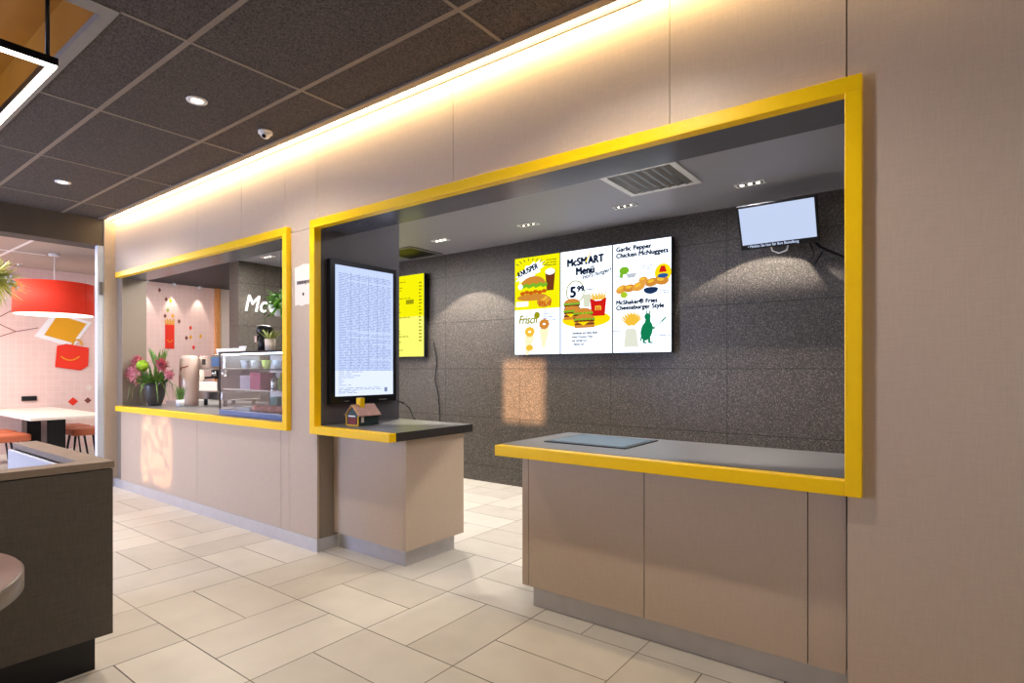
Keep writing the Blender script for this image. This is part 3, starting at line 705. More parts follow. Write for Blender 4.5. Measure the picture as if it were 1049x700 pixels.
vent(-2.14, -1.53, 3.94, 4.55, 'square white framed ceiling vent above the right menu screen', M_WHITE, M_GREY)
vent(-5.78, -5.18, 4.80, 5.38, 'dark ceiling vent above the yellow price list screen', M_GREY, M_DKM)
def slot_light(x, y, label, power, aim_dy=0.02):
    t = thing('downlight', (x, y, 2.9), label, 'light', None)
    obj('trim', MB().box(x-0.115, x+0.115, y-0.05, y-0.035, 2.892, 2.9).box(x-0.115, x+0.115, y+0.035, y+0.05, 2.892, 2.9).box(x-0.115, x-0.10, y-0.035, y+0.035, 2.892, 2.9).box(x+0.10, x+0.115, y-0.035, y+0.035, 2.892, 2.9), M_WHITE, t)
    obj('housing', MB().box(x-0.10, x+0.10, y-0.035, y+0.035, 2.896, 2.8995), M_BLACK, t)
    for k in (-1, 0, 1): obj('lens', MB().cyl((x+0.062*k, y, 2.893), 0.016 if power > 50 else 0.008, 0.003, 14), E_SPOT, t)
    light('downlight_beam', 'SPOT', (x, y, 2.885), power, (1.0, 0.90, 0.78), aim=(x, y+aim_dy, 1.9), spot=102, blend=0.08, radius=0.015, parent=t)
slot_light(-1.24, 4.84, 'lit rectangular downlight above the tilted monitor', 170)
slot_light(-2.33, 4.81, 'rectangular downlight behind the square ceiling vent', 14)
slot_light(-3.43, 4.83, 'rectangular downlight above the left menu screen', 14)
slot_light(-4.66, 4.80, 'rectangular downlight beside the dark ceiling vent', 200)
slot_light(-7.20, 4.12, 'rectangular downlight over the white lettered sign', 25)

def round_downlight(x, y, label, power):
    t = thing('downlight', (x, y, ZC), label, 'light')
    obj('trim_ring', MB().lathe((x, y, ZC-0.006), [(0.036, 0.001), (0.045, 0.0), (0.062, 0.0), (0.064, 0.006)], 24, caps=False), M_WHITE, t)
    obj('lens', MB().cyl((x, y, ZC-0.004), 0.036, 0.003, 20), E_SPOT, t)
    light('downlight_beam', 'SPOT', (x, y, ZC-0.02), power, (1.0, 0.88, 0.74), aim=(x, y, 0), spot=140, blend=0.6, radius=0.04, parent=t)
for x, lab in ((-6.61, 'lit round downlight in the dark ceiling, farther one near the beam'), (-3.9, 'lit round downlight in the dark ceiling beside the dome camera'),
               (-1.2, 'round downlight in the dark ceiling above the right service counter'), (1.5, 'round downlight in the dark ceiling right of the service opening')):
    round_downlight(x, 1.74, lab, 85 if x < 1 else 35)
round_downlight(-1.2, -1.6, 'round downlight in the ceiling behind the viewer', 60)
t = thing('security_camera', (-4.0, 2.27, ZC), 'small white dome camera on the dark ceiling near the cove light', 'camera')
obj('base', MB().cyl((-4.0, 2.27, ZC-0.02), 0.05, 0.02, 24), M_WHITE, t)
obj('dome', MB().lathe((-4.0, 2.27, ZC-0.055), [(0.001, 0), (0.022, 0.005), (0.034, 0.018), (0.038, 0.036)], 20), M_WHITE, t)
obj('lens', MB().ball((-3.985, 2.25, ZC-0.045), 0.016), M_BLACK, t)

# rectangular pendant under the yellow recess
PX0, PX1, PY0, PY1, PZ = -5.0, -2.81, -0.75, 0.725, 2.60
t = thing('pendant_light', ((PX0+PX1)/2, (PY0+PY1)/2, PZ), 'black rectangular ring pendant with glowing underside hanging below the yellow recess', 'light')
b = 0.032
def ring(mb, x0, x1, y0, y1, b, z0, z1): return mb.box(x0, x1, y0, y0+b, z0, z1).box(x0, x1, y1-b, y1, z0, z1).box(x0, x0+b, y0+b, y1-b, z0, z1).box(x1-b, x1, y0+b, y1-b, z0, z1)
obj('ring_body', ring(MB(), PX0, PX1, PY0, PY1, b, PZ+0.006, PZ+0.036), M_BLACK, t)
obj('led_diffuser', ring(MB(), PX0+0.003, PX1-0.003, PY0+0.003, PY1-0.003, b-0.006, PZ, PZ+0.006), E_PEND, t)
for x in (PX0+0.6, PX1-0.06):
    for y in (PY0+0.02, PY1-0.02): obj('suspension_rod', MB().cyl((x, y, PZ+0.036), 0.008, 3.56-PZ-0.036, 10) if RX0 < x < RX1 else MB().cyl((x, y, PZ+0.036), 0.008, ZC-PZ-0.036, 10), M_BLACK, t)

# ------------------------------------------------------------------ notice, toy house
t = thing('notice', (-3.99, 2.577, 1.9), 'white paper notice taped to the pier between the two yellow frames', 'notice')
F = frame((-4.11, 2.579, 1.90), (1,0,0), (0,0,1), (0,-1,0))
obj('sheet', MB().flat(F, [(0.005, 0.0), (0.05, 0.006), (0.10, -0.006), (0.15, 0.004), (0.235, 0.002), (0.238, 0.31), (0.16, 0.317), (0.12, 0.322), (0.08, 0.312), (0.0, 0.302)], 0, 0.001), M_PAPER, t)
T(t, F, 'FERIENJOB', 0.035, 0.165, 0.036, 0.002, bold=0.0012, mat=M_INK); obj('small_mark', MB().flat(F, ell(0.12, 0.085, 0.012, 0.014, 8), 0.002, 0.0005), M_INK, t)

hx, hy, hz = -3.66, 2.73, 0.966
t = thing('donation_house', (hx+0.07, hy+0.11, hz), 'small house shaped collection box with yellow chimney on the middle counter', 'collection box')
wx, ly, wh, rh = 0.15, 0.20, 0.085, 0.07
obj('walls', MB().box(hx+0.005, hx+wx-0.005, hy+0.005, hy+ly, hz+0.004, hz+wh).add([(hx+0.005,hy+0.005,hz+wh),(hx+wx-0.005,hy+0.005,hz+wh),(hx+wx/2,hy+0.005,hz+wh+rh-0.01),(hx+0.005,hy+ly,hz+wh),(hx+wx-0.005,hy+ly,hz+wh),(hx+wx/2,hy+ly,hz+wh+rh-0.01)], [(0,1,2),(3,5,4),(0,3,4,1),(1,4,5,2),(0,2,5,3)]), pm('dark_green_print', (44, 62, 60), 0.4, var=0.4, scale=40), t)
M_ROOF = pm('worn_rose_roof', (172, 130, 118), 0.5, var=0.25, scale=60)
for s in (0, 1):
    xe = hx - 0.012 if s == 0 else hx + wx + 0.012; xr = hx + wx/2
    ze = hz + wh - 0.012; zr = hz + wh + rh
    vs = [(xe, hy-0.008, ze), (xr, hy-0.008, zr), (xr, hy+ly+0.012, zr), (xe, hy+ly+0.012, ze)]
    obj('roof_panel', MB().add(vs + [(p[0], p[1], p[2]+0.006) for p in vs], [(0,1,2,3),(7,6,5,4),(0,4,5,1),(1,5,6,2),(2,6,7,3),(3,7,4,0)]), M_ROOF, t)
mb = MB()
F = frame((hx, hy+0.004, hz), (1,0,0), (0,0,1), (0,-1,0))
for s in ((0, 0.004, wx, 0.004), (0.004, 0, 0.004, wh), (wx-0.004, 0, wx-0.004, wh), (0, wh, wx/2, wh+rh), (wx, wh, wx/2, wh+rh)): mb.flat(F, seg(*s, 0.009), 0, 0.004)
obj('gable_frame', mb, M_YEL, t)
obj('gable_door', MB().flat(F, rect(0.02, wx-0.02, 0.012, 0.06), 0, 0.002), pm('dark_red_print', (120, 30, 26), 0.5, var=0.2), t)
obj('gable_sign', MB().flat(F, rect(0.03, 0.11, 0.068, 0.078), 0, 0.003), M_WHITE, t)
obj('side_window', MB().box(hx+wx-0.004, hx+wx-0.002, hy+0.03, hy+0.055, hz+0.025, hz+0.07), M_CREAM, t)
obj('chimney', MB().box(hx+wx/2-0.025, hx+wx/2+0.025, hy+0.06, hy+0.10, hz+wh+rh-0.03, hz+wh+rh+0.055), M_YEL, t)

# ------------------------------------------------------------------ coffee counter things
def pot_flowers():
    x, y, z = -7.44, 2.84, 0.967
    t = thing('flower_arrangement', (x, y, z), 'flower arrangement of dusky pink blooms in a dark grey pot on the coffee counter', 'plant')
    obj('pot', MB().lathe((x, y, z), [(0.065, 0), (0.078, 0.02), (0.108, 0.12), (0.118, 0.22), (0.114, 0.27), (0.104, 0.27), (0.10, 0.23)], 24), M_POT, t)
    mb = MB(); r = random.Random(3)
    for i in range(100):
        a = r.uniform(0, 2*PI); e = r.uniform(0.5, 1.4); mb.blade((x+0.05*math.cos(a), y+0.05*math.sin(a), z+0.24), (math.cos(a)*math.cos(e), math.sin(a)*math.cos(e), math.sin(e)), r.uniform(0.2, 0.36), 0.03, r.uniform(0.1, 0.5))
    for i in range(16):
        a = r.uniform(0, 2*PI); mb.blade((x, y, z+0.28), (math.cos(a), math.sin(a), 0.5), r.uniform(0.35, 0.5), 0.012, 1.0)
    for i in range(60):
        a = r.uniform(0, 2*PI); mb.blade((x+0.06+0.04*math.cos(a), y+0.02+0.04*math.sin(a), z+0.45), (0.3*math.cos(a), 0.3*math.sin(a), 1), r.uniform(0.15, 0.30), 0.014, 0.1)
    mb.v = [(max(-7.705, p[0]), min(3.0, max(2.62, p[1])), p[2]) for p in mb.v]
    obj('foliage', mb, M_GREEN, t)
    for (dx, dy, dz, rr, m) in ((-0.13, -0.12, 0.50, 0.11, M_PROTEA), (-0.22, -0.13, 0.38, 0.12, M_PROTEA), (-0.02, -0.19, 0.37, 0.12, M_PROTEA2), (0.17, 0.0, 0.47, 0.11, M_PROTEA), (0.24, 0.05, 0.36, 0.08, M_PROTEA2), (-0.14, -0.14, 0.29, 0.07, M_PROTEA)):
        c = Vector((x+dx, y+dy, z+dz)); mb = MB(); mb.ball(c, rr*0.5, 12); d0 = Vector((dx, dy, 0.12)).normalized()
        for i in range(60):
            d = Vector((r.gauss(0,1), r.gauss(0,1), r.gauss(0,1))).normalized(); d = (d + d0*0.8).normalized()
            mb.blade(c, d, rr, 0.03, 0.05, 3)
        mb.v = [(max(-7.71, p[0]), min(3.0, p[1]), p[2]) for p in mb.v]
        obj('flower_head', mb, m, t)
    c = Vector((x+0.0, y-0.13, z+0.47)); mb = MB(); mb.ball(c, 0.065, 12)
    for i in range(60):
        d = Vector((r.gauss(0,1), r.gauss(0,1), r.gauss(0,1))).normalized(); mb.blade(c, d, 0.085, 0.016, 0.05, 3)
    obj('green_flower_head', mb, M_LIME, t)
pot_flowers()
def grass_pot(x, y, z, label, h=0.22, pot=M_WHITE, leaf=M_GREEN, r0=0.045, ph=0.08, n=60, seed=1, spread=0.25):
    t = thing('grass_pot', (x, y, z), label, 'plant')
    obj('pot', MB().lathe((x, y, z), [(r0*0.85, 0), (r0, ph), (r0*0.88, ph), (r0*0.86, ph-0.01)], 18), pot, t)
    mb = MB(); r = random.Random(seed)
    for i in range(n):
        a = r.uniform(0, 2*PI); q = r.uniform(0, r0*0.7)
        mb.blade((x+q*math.cos(a), y+q*math.sin(a), z+ph-0.012), (spread*math.cos(a), spread*math.sin(a), 1), h*r.uniform(0.6, 1.1), 0.009, 0.15, 4)
    obj('foliage', mb, leaf, t)
grass_pot(-6.96, 2.92, 0.967, 'grass in a small clear white pot beside the flower arrangement', 0.20, seed=5)
# tall glass cylinder behind it
t = thing('glass_cylinder', (-7.26, 3.15, 0.967), 'tall pinkish glass cylinder with a dark red stirrer, beside the espresso machine', 'vase')
obj('glass', MB().lathe((-7.26, 3.15, 0.967), [(0.10, 0), (0.10, 0.05), (0.11, 0.35), (0.105, 0.55), (0.08, 0.59), (0.0001, 0.595)], 28), pm('milky_pink_glass', (228, 204, 190), 0.2, trans=0.35, var=0.02), t)
obj('stirrer', MB().tube([(-7.24, 3.03, 1.0), (-7.22, 3.025, 1.30), (-7.19, 3.03, 1.41), (-7.09, 3.06, 1.43)], 0.008), pm('dark_red_plastic', (130, 50, 40), 0.4), t)
# white box with yellow packs behind the flowers
o = obj('storage_box', MB().box(-8.25, -7.95, 3.45, 3.85, 0.967, 1.22), M_WHITE, bevel=0.008); tag(o, 'plain white box on the back counter behind the flower arrangement', 'box')
o = obj('snack_bag', MB().lathe((-8.1, 3.62, 1.221), [(0.06, 0), (0.085, 0.06), (0.08, 0.15), (0.03, 0.2)], 12), M_CREAM); tag(o, 'cream and yellow bag standing on the white box behind the flowers', 'bag')

# espresso machine
mx, my, mz = -6.86, 3.44, 0.967
t = thing('espresso_machine', (mx, my, mz), 'chrome espresso machine on the back counter left of the display case', 'coffee machine')
for sx in (-1, 1):
    for sy in (-1, 1): obj('foot', MB().cyl((mx+0.24*sx, my+0.17*sy, mz), 0.022, 0.07, 12), M_BLACK, t)
obj('drip_tray', MB().box(mx-0.30, mx+0.30, my-0.24, my+0.22, mz+0.07, mz+0.17), M_CHROME, t, bevel=0.01)
obj('body', MB().box(mx-0.28, mx+0.28, my-0.02, my+0.22, mz+0.17, mz+0.46), M_DKM, t, bevel=0.01)
obj('head_panel', MB().box(mx-0.32, mx+0.32, my-0.22, my+0.22, mz+0.42, mz+0.60), M_CHROME, t, bevel=0.02)
obj('gauge', MB().box(mx-0.22, mx-0.15, my-0.228, my-0.219, mz+0.48, mz+0.55), M_BLACK, t, bevel=0.02)
for k in (-0.12, 0.12):
    p = obj('group_head', MB().cyl((mx+k, my-0.12, mz+0.34), 0.04, 0.08, 16), M_CHROME, t)
    obj('portafilter', MB().tube([(mx+k, my-0.12, mz+0.335), (mx+k, my-0.20, mz+0.328), (mx+k, my-0.235, mz+0.325)], 0.014), M_BLACK, p)
obj('display', MB().box(mx+0.02, mx+0.26, my-0.226, my-0.221, mz+0.46, mz+0.57), pm('steel_blue_display', (90, 120, 160), 0.25), t)
for k in range(4):
    o = obj('cup_stack', MB().lathe((mx-0.2+0.13*k, my-0.02, mz+0.601), [(0.03, 0), (0.042, 0.06), (0.045, 0.075), (0.04, 0.075)], 16), M_WHITE)
    tag(o, 'white upturned cup on top of the espresso machine', 'cup', 'cups on the espresso machine')

# glass display case
cx0, cx1, cy0, cy1, cz0, cz1 = -5.47, -4.26, 2.64, 3.16, 0.967, 1.56
t = thing('display_case', ((cx0+cx1)/2, (cy0+cy1)/2, cz0), 'glass pastry display case with dark edges at the right end of the coffee counter', 'display case')
obj('base', MB().box(cx0, cx1, cy0, cy1, cz0, cz0+0.05), pm('blue_lit_base', (90, 116, 165), 0.2), t, bevel=0.004)  # blue of the incoming daylight is put into the base colour
for x in (cx0, cx1-0.016):
    for y in (cy0, cy1-0.016): obj('corner_post', MB().box(x, x+0.016, y, y+0.016, cz0+0.05, cz1-0.02), M_DKM, t)
obj('top', MB().box(cx0-0.005, cx1+0.005, cy0-0.005, cy1+0.005, cz1-0.02, cz1), M_DKM, t)
obj('top_light', MB().box(cx0+0.02, cx1-0.02, cy0+0.03, cy0+0.05, cz1-0.03, cz1-0.021), em('case_light', (235, 242, 255), 90.0), t)
obj('glass_pane', MB().box(cx0+0.016, cx1-0.016, cy0+0.003, cy0+0.008, cz0+0.05, cz1-0.02), M_GLASS, t)
obj('glass_pane', MB().box(cx1-0.009, cx1-0.004, cy0+0.016, cy1-0.016, cz0+0.05, cz1-0.02), M_GLASS, t)
obj('back_panel', MB().box(cx0+0.016, cx1-0.016, cy1-0.012, cy1-0.006, cz0+0.05, cz1-0.02), pm('pale_mirror_back', (205, 215, 222), 0.2, 0.2), t)
for z in (cz0+0.235, cz0+0.42): obj('shelf', MB().box(cx0+0.018, cx1-0.018, cy0+0.02, cy1-0.02, z, z+0.012), M_CHROME if z < cz0+0.3 else M_DKM, t)
r = random.Random(12)
items = []
SH = [cz0+0.051, cz0+0.248, cz0+0.433]
def item(nm, mb, mat, lab, cat, grp=None): o = obj(nm, mb, mat); tag(o, lab, cat, grp)
item('paper_tray', MB().box(-5.36, -5.05, 2.72, 3.0, SH[0], SH[0]+0.02), M_WHITE, 'white tray at the lower left of the display case', 'tray')
for k in range(5):
    x = -4.98 + 0.13*k
    item('pastry', MB().lathe((x, 2.76, SH[0]), [(0.045, 0), (0.055, 0.02), (0.04, 0.05), (0.0001, 0.06)], 14), pm('salmon_glaze', (232, 140, 120), 0.4), 'salmon glazed round pastry in the lowest tray of the display case', 'pastry', 'pastries in the display case')
item('gift_bag', MB().box(-4.86, -4.56, 2.92, 3.0, SH[0], SH[0]+0.16), M_CREAM, 'cream printed bag at the lower right of the display case', 'bag')
item('soap_box', MB().box(-5.02, -4.90, 2.90, 3.02, SH[0], SH[0]+0.12), pm('teal_print', (70, 160, 150), 0.4), 'teal box on the lowest shelf of the display case', 'box')
item('pink_box', MB().box(-5.20, -5.02, 2.80, 2.95, SH[1], SH[1]+0.15), pm('magenta_print', (220, 70, 120), 0.4), 'magenta pink box on the middle shelf of the display case', 'box')
item('lilac_box', MB().box(-5.42, -5.24, 2.82, 2.95, SH[1], SH[1]+0.12), pm('lilac_print', (200, 190, 215), 0.4), 'pale lilac box at the left of the middle display shelf', 'box')
for k, (x, m) in enumerate(((-4.88, M_CHROME), (-4.76, M_GREEN2), (-4.66, M_GREY), (-4.54, M_WHITE), (-4.42, M_DKM))):
    item('bottle', MB().lathe((x, 2.86, SH[1]), [(0.03, 0), (0.034, 0.01), (0.034, 0.09), (0.014, 0.12), (0.014, 0.15)], 14), m, ['silver', 'pale green', 'grey', 'white', 'black'][k] + ' bottle on the middle shelf of the display case', 'bottle')
for k in range(6):
    x = -5.36 + 0.19*k
    item('cup', MB().lathe((x, 2.84, SH[2]), [(0.03, 0), (0.042, 0.07), (0.045, 0.08), (0.04, 0.08)], 16), [M_UPH, M_WHITE, M_GREEN2][k % 3], ['pale blue', 'white', 'pale green'][k % 3] + ' cup on the top shelf of the display case', 'cup', ['pale blue', 'white', 'pale green'][k % 3] + ' cups in the display case')
# on top of the case
t = thing('coffee_grinder', (-5.27, 2.98, cz1), 'black coffee grinder with wide hopper on top of the display case', 'grinder')
obj('body', MB().lathe((-5.27, 2.98, cz1+0.001), [(0.065, 0), (0.06, 0.09), (0.05, 0.15)], 18), M_DKM, t)
obj('hopper', MB().lathe((-5.27, 2.98, cz1+0.15), [(0.04, 0), (0.075, 0.03), (0.085, 0.09), (0.06, 0.11), (0.03, 0.115)], 18), M_BLACK, t)
obj('dosing_chute', MB().box(-5.36, -5.32, 2.93, 3.0, cz1+0.10, cz1+0.16), M_CHROME, t)
grass_pot(-5.06, 2.92, cz1+0.001, 'light green plant in a pale pot on the display case beside the grinder', 0.17, M_CREAM, M_GREEN2, 0.05, 0.12, 50, 8, 0.9)
mb = MB(); F = frame((-5.42, 2.80, cz1), (1,0,0), (0,0.25,1), (0,-1,0.25)); mb.flat(F, rect(0, 0.13, 0.0, 0.06), 0, 0.004)
item('price_card', mb, M_WHITE, 'small white card standing on the display case', 'card')
# hanging planter partly hidden by the yellow post
t = thing('hanging_planter', (-5.02, 3.0, 1.95), 'leafy bright green plant hanging in front of the white lettered sign', 'plant')
obj('pot', MB().lathe((-5.02, 3.0, 1.90), [(0.05, 0), (0.09, 0.10), (0.08, 0.10)], 18), M_WHITE, t)
obj('cord', MB().tube([(-5.02, 3.0, 2.0), (-5.02, 3.0, 2.9)], 0.003, 6), M_BLACK, t)
mb = MB(); r = random.Random(5)
for i in range(150):
    a = r.uniform(0, 2*PI); e = r.uniform(-0.6, 1.2); mb.blade((-4.96+0.05*math.cos(a), 3.0+0.05*math.sin(a), 2.0+r.uniform(-0.04, 0.12)), (math.cos(a)*math.cos(e), math.sin(a)*math.cos(e), math.sin(e)), r.uniform(0.08, 0.17), 0.036, 0.35, 4)
obj('foliage', mb, pm('bright_leaf_green', (110, 170, 50), 0.5, var=0.3), t)
# sign
F = frame((-7.768, 4.06, 2.19), (0,1,0), (0,0,1), (1,0,0))
mb = MB(); text_mb(mb, F, 'McCafé', 0.02, 0.02, 0.33, 0.01, 0.012, bold=0.004, shear=0.25, sx=0.82)
o = obj('wall_sign', mb, E_SIGN); tag(o, 'glowing white lettered sign on the grey stone wall behind the coffee counter', 'sign')
# wooden post and pale panel in front of the pink wall
F = frame((-12.3, 0, 0), (0,1,0), (0,0,1), (1,0,0))
struct('trim_8', MB().box(-12.3, -12.22, 5.84, 5.93, 0, 3.1), M_WOOD)
struct('wall_panel', MB().box(-12.3, -12.26, 5.93, 7.6, 0, 3.1), M_CREAM)

# ------------------------------------------------------------------ dining room at the far left
mb = MB(); mb.flat(F, [(2.84, 1.95), (3.11, 2.40), (3.66, 2.24), (3.38, 1.78)], 0.001, 0.01); t = thing('photo_frame_decal', (-12.29, 3.2, 1.8), 'tilted ochre picture with white border printed on the pink wall', 'wall print')
obj('border', mb, M_WHITE, t)
obj('picture', MB().flat(F, [(2.97, 1.98), (3.16, 2.34), (3.58, 2.21), (3.37, 1.86)], 0.011, 0.002), M_YPRINT, t)
t = thing('box_decal', (-12.28, 3.35, 1.4), 'red box with a yellow smile printed on the wall below the red lamp', 'wall print')
obj('box_print', MB().flat(F, [(3.15, 1.80), (3.28, 1.84), (3.61, 1.78), (3.60, 1.45), (3.49, 1.37), (3.12, 1.43)], 0.014, 0.004), M_RED, t)
mb = MB(); pts = [(3.20 + 0.27*i/10, 1.62 - 0.07*math.sin(PI*i/10)) for i in range(11)]
for a, b_ in zip(pts[:-1], pts[1:]): mb.flat(F, seg(*a, *b_, 0.018), 0.019, 0.002)
obj('smile', mb, M_YPRINT, t)
mb = MB()
pts = [(3.44 + 0.07*math.cos(PI*i/8), 1.82 + 0.10*math.sin(PI*i/8)) for i in range(9)]
for a, b_ in zip(pts[:-1], pts[1:]): mb.flat(F, seg(*a, *b_, 0.03), 0.012, 0.004)
obj('handle', mb, M_YPRINT, t)
mb = MB()
for a, b_ in zip([(1.9, 2.05), (2.3, 2.18), (2.6, 2.02), (2.9, 2.1)][:-1], [(1.9, 2.05), (2.3, 2.18), (2.6, 2.02), (2.9, 2.1)][1:]): mb.flat(F, seg(*a, *b_, 0.012), 0.001, 0.002)
mb.flat(F, seg(2.3, 2.18, 2.62, 2.42, 0.012), 0.001, 0.002); mb.flat(F, seg(2.0, 1.75, 2.6, 2.02, 0.012), 0.001, 0.002)
o = obj('line_drawing', mb, M_BROWN); tag(o, 'thin brown line drawing on the pink wall under the red lamp', 'wall print')
for (y, z, m, nm, s) in ((3.38, 0.90, M_RED, 'red', 0.075), (3.60, 0.91, M_BROWN, 'dark brown', 0.055), (3.62, 1.14, M_CREAM, 'cream', 0.06)):
    o = obj('diamond_decal', MB().flat(F, [(y-s, z-0.08), (y, z-s-0.08), (y+s, z-0.08), (y, z+s-0.08)], 0.001, 0.004), m); tag(o, nm + ' diamond printed on the pink wall behind the dining table', 'wall print')
t = thing('fries_decal', (-12.29, 4.97, 1.8), 'red fries box with yellow smile printed on the pink wall behind the coffee counter', 'wall print')
obj('box_print', MB().flat(F, rect(4.88, 5.05, 1.80, 2.28), 0.001, 0.006), M_RED, t)
mb = MB(); pts = [(4.92 + 0.09*i/6, 1.98 - 0.05*math.sin(PI*i/6)) for i in range(7)]
for a, b_ in zip(pts[:-1], pts[1:]): mb.flat(F, seg(*a, *b_, 0.014), 0.008, 0.002)
for i in range(6): mb.flat(F, seg(4.895+i*0.028, 2.26, 4.885+i*0.031, 2.37+0.03*(i % 2), 0.022), 0.0005, 0.004)
obj('fries_and_smile', mb, M_YPRINT, t)
conf = [(4.78, 2.95, M_BROWN), (4.90, 2.78, M_BROWN), (4.98, 2.76, M_YPRINT), (4.93, 2.57, M_GREEN2), (4.88, 2.45, M_BROWN), (5.02, 2.46, M_YPRINT), (5.14, 2.36, M_BROWN), (5.36, 2.24, M_RED), (5.36, 2.05, M_YPRINT), (5.28, 2.03, M_BROWN), (5.56, 2.08, M_YPRINT), (5.42, 1.84, M_RED)]
CN = {M_BROWN.name: 'brown', M_YPRINT.name: 'ochre', M_GREEN2.name: 'pale green', M_RED.name: 'red'}
for y, z, m in conf:
    o = obj('confetti_decal', MB().flat(F, [(y-0.03, z), (y, z-0.05), (y+0.03, z), (y, z+0.05)], 0.001, 0.004), m)
    tag(o, 'small ' + CN[m.name] + ' fleck printed on the pink wall around the red fries box', 'wall print', CN[m.name] + ' flecks on the pink wall')
o = obj('socket_panel', MB().box(-12.3, -12.27, 2.67, 2.87, 0.86, 0.94), M_BLACK, bevel=0.004); tag(o, 'dark socket strip on the pink wall above the dining table', 'socket')

t = thing('dining_table', (-10.9, 2.6, 0), 'long cream dining table on two dark pedestals against the pink wall', 'table')
obj('tabletop', MB().box(-12.29, -9.5, 2.15, 3.05, 0.715, 0.75), M_CREAM, t, bevel=0.006)
for x in (-11.35, -10.35):
    p = obj('pedestal', MB().box(x-0.14, x+0.14, 2.5, 2.72, 0.02, 0.715), M_DKM, t, bevel=0.004)
    obj('foot_plate', MB().box(x-0.22, x+0.22, 2.38, 2.84, 0, 0.02), M_DKM, p)
def stool(x, y, label):
    t = thing('stool', (x, y, 0), label, 'stool', 'orange stools at the dining table')
    mb = MB(); mb.box(-0.26, 0.26, -0.22, 0.22, 0.39, 0.49); obj('seat', mb, M_ORANGE, t, True, bevel=0.025)
    obj('seat_frame', MB().box(-0.18, 0.18, -0.18, 0.18, 0.385, 0.40), M_DKM, t, True)
    for sx in (-1, 1):
        for sy in (-1, 1): obj('leg', MB().tube([(0.15*sx, 0.15*sy, 0.39), (0.175*sx, 0.20*sy, 0.0)], 0.012, 8).tube([(0.10*sx, 0.15*sy, 0.39), (0.17*sx, 0.19*sy, 0.03)], 0.009, 8), M_DKM, t, True)
    return t
st = stool(-11.3, 3.06, 'orange cushioned stool behind the dining table, nearer the pink wall')
dup(st, (-10.6, 3.06, 0), 'orange cushioned stool behind the dining table beside the pale post')
dup(st, (-10.42, 2.10, 0), 'orange cushioned stool in front of the dining table, just above the booth')
dup(st, (-11.1, 2.10, 0), 'orange cushioned stool in front of the dining table at the photo edge')

# red drum lamp
lx, ly_, lz = -10.5, 2.66, 2.20
t = thing('pendant_lamp', (lx, ly_, lz), 'large red drum lamp with white diffuser hanging over the dining table', 'lamp')
M_SHADE = pm('red_fabric_shade', (236, 60, 36), 0.7, var=0.04)
_b = M_SHADE.node_tree.nodes['Principled BSDF']; _b.inputs['Emission Color'].default_value = lin((255, 50, 24)); _b.inputs['Emission Strength'].default_value = 0.15
obj('shade', MB().lathe((lx, ly_, lz), [(0.472, 0.0), (0.48, 0.0), (0.475, 0.46), (0.47, 0.46), (0.472, 0.0)], 48, caps=False), M_SHADE, t)
obj('diffuser', MB().cyl((lx, ly_, lz-0.004), 0.470, 0.012, 40), em('lamp_diffuser', (255, 240, 225), 2.2), t)
obj('bounce_cover', MB().cyl((lx, ly_, lz+0.452), 0.469, 0.007, 40), M_WHITE, t); obj('seam', MB().tube([(lx+0.475*math.cos(0.62), ly_+0.475*math.sin(0.62), lz+0.005), (lx+0.475*math.cos(0.62), ly_+0.475*math.sin(0.62), lz+0.455)], 0.006, 6), M_RED, t)  # white disc on top is added, unseen, to keep red bounce off the ceiling
obj('cord', MB().cyl((lx, ly_, lz+0.46), 0.006, 3.08-lz-0.46, 8), M_WHITE, t)
obj('ceiling_rose', MB().cyl((lx, ly_, 3.07), 0.07, 0.03, 20), M_WHITE, t)
# flower chandelier
fx, fy, fz = -8.95, 1.67, 2.47
t = thing('hanging_plant', (fx, fy, fz), 'pale yellow green hanging plant ball at the left edge beside the red lamp', 'plant')
mb = MB(); r = random.Random(9)
for i in range(420):
    d = Vector((r.gauss(0,1), r.gauss(0,1), r.gauss(0,0.7))).normalized(); mb.blade((fx+d.x*0.04, fy+d.y*0.04, fz+d.z*0.04), d, r.uniform(0.16, 0.34), 0.022, 0.1, 4)
obj('foliage', mb, pm('pale_yellow_leaf', (226, 228, 140), 0.6, var=0.2), t)
mb = MB()
for i in range(60):
    d = Vector((r.gauss(0,1), r.gauss(0,1), r.gauss(0,0.7))).normalized(); p = Vector((fx, fy, fz)) + d*r.uniform(0.2, 0.32); mb.ball(p, 0.014, 6)
obj('blossom', mb, M_WHITE, t)['kind'] = 'stuff'
obj('cord', MB().cyl((fx, fy, fz), 0.004, 3.1-fz, 6), M_WHITE, t)

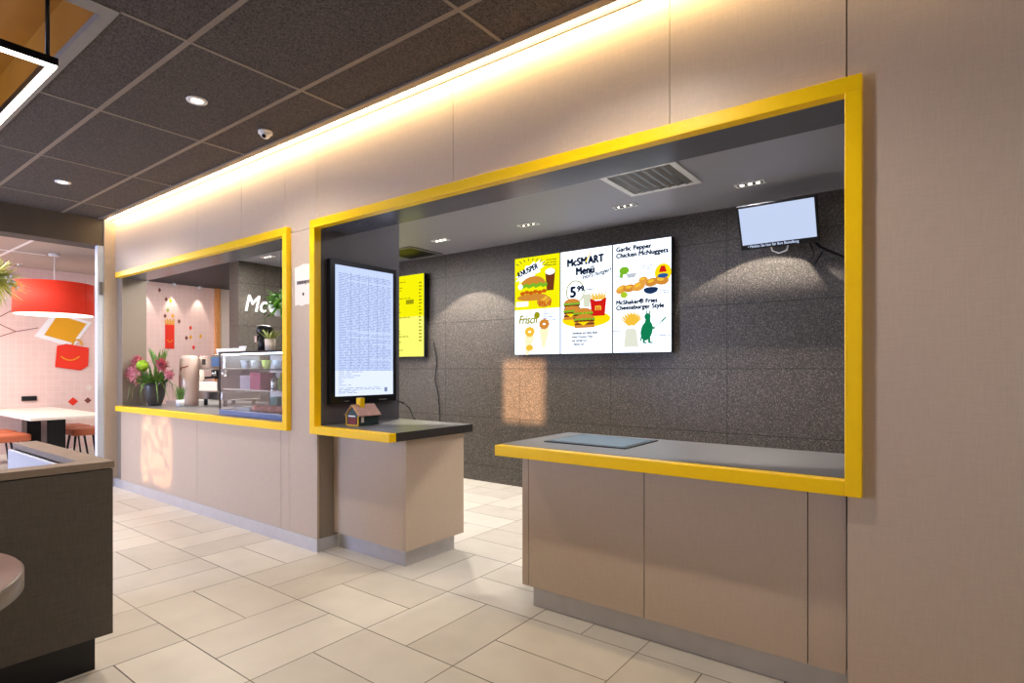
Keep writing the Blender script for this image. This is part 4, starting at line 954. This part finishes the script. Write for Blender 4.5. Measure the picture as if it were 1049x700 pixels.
# wall washers on the pink wall
for y, lab in ((4.52, 'small spot lamp on the far ceiling lighting the wall left of the fries print'), (5.0, 'small spot lamp on the far ceiling above the fries print'), (5.50, 'small spot lamp on the far ceiling right of the fries print')):
    t = thing('spot_lamp', (-12.2, y, 3.1), lab, 'light')
    obj('body', MB().cyl((-12.2, y, 3.04), 0.035, 0.06, 14), M_WHITE, t)
    light('spot_beam', 'SPOT', (-12.2, y, 3.03), 24, (1.0, 0.86, 0.76), aim=(-12.24, y, 2.0), spot=46, blend=0.2, radius=0.01, parent=t)

# ------------------------------------------------------------------ booth and round table at the near left
t = thing('booth_divider', (-3.7, 0.4, 0), 'low charcoal booth wall with taupe cap and dark plinth at the left edge', 'divider')
obj('side_wall', MB().box(-3.18, -3.08, -2.0, 1.0, 0.17, 0.935), M_BOOTH, t, bevel=0.002)
obj('end_wall', MB().box(-4.30, -3.18, 0.90, 1.0, 0.17, 0.935), M_BOOTH, t)
obj('cap', MB().box(-3.19, -3.075, -2.0, 1.005, 0.94, 0.972).box(-4.30, -3.19, 0.895, 1.005, 0.94, 0.972), M_BOOTHCAP, t, bevel=0.002)
obj('plinth', MB().box(-3.26, -3.15, -2.0, 0.95, 0, 0.17).box(-4.28, -3.26, 0.86, 0.95, 0, 0.17), M_BLACK, t)
t = thing('booth_bench', (-3.8, 0.6, 0), 'pale upholstered bench inside the booth wall', 'bench')
obj('daylit_liner', MB().box(-4.29, -3.19, 0.87, 0.892, 0.42, 0.938), M_UPH, t, bevel=0.006)  # thin pale blue liner stands for daylight glare on the end wall
obj('seat', MB().box(-4.29, -3.19, 0.30, 0.868, 0.34, 0.45), M_UPH, t, bevel=0.03)
obj('bench_base', MB().box(-4.27, -3.27, 0.38, 0.85, 0, 0.34), M_BOOTH, t)
tx, ty = -2.519, 0.05
t = thing('round_table', (tx, ty, 0), 'round mauve table with thick grey edge at the bottom left corner', 'table')
obj('tabletop', MB().lathe((tx, ty, 0.687), [(0.488, 0), (0.494, 0.003), (0.494, 0.055), (0.488, 0.061)], 72), pm('brown_grey_edge', (112, 102, 94), 0.35), t)
obj('top_surface', MB().cyl((tx, ty, 0.748), 0.487, 0.002, 72), M_PINKTOP, t)
obj('pedestal', MB().lathe((tx, ty, 0.012), [(0.04, 0), (0.04, 0.674)], 20), M_DKM, t)
obj('foot_plate', MB().cyl((tx, ty, 0), 0.27, 0.012, 36), M_DKM, t)

mark_print()
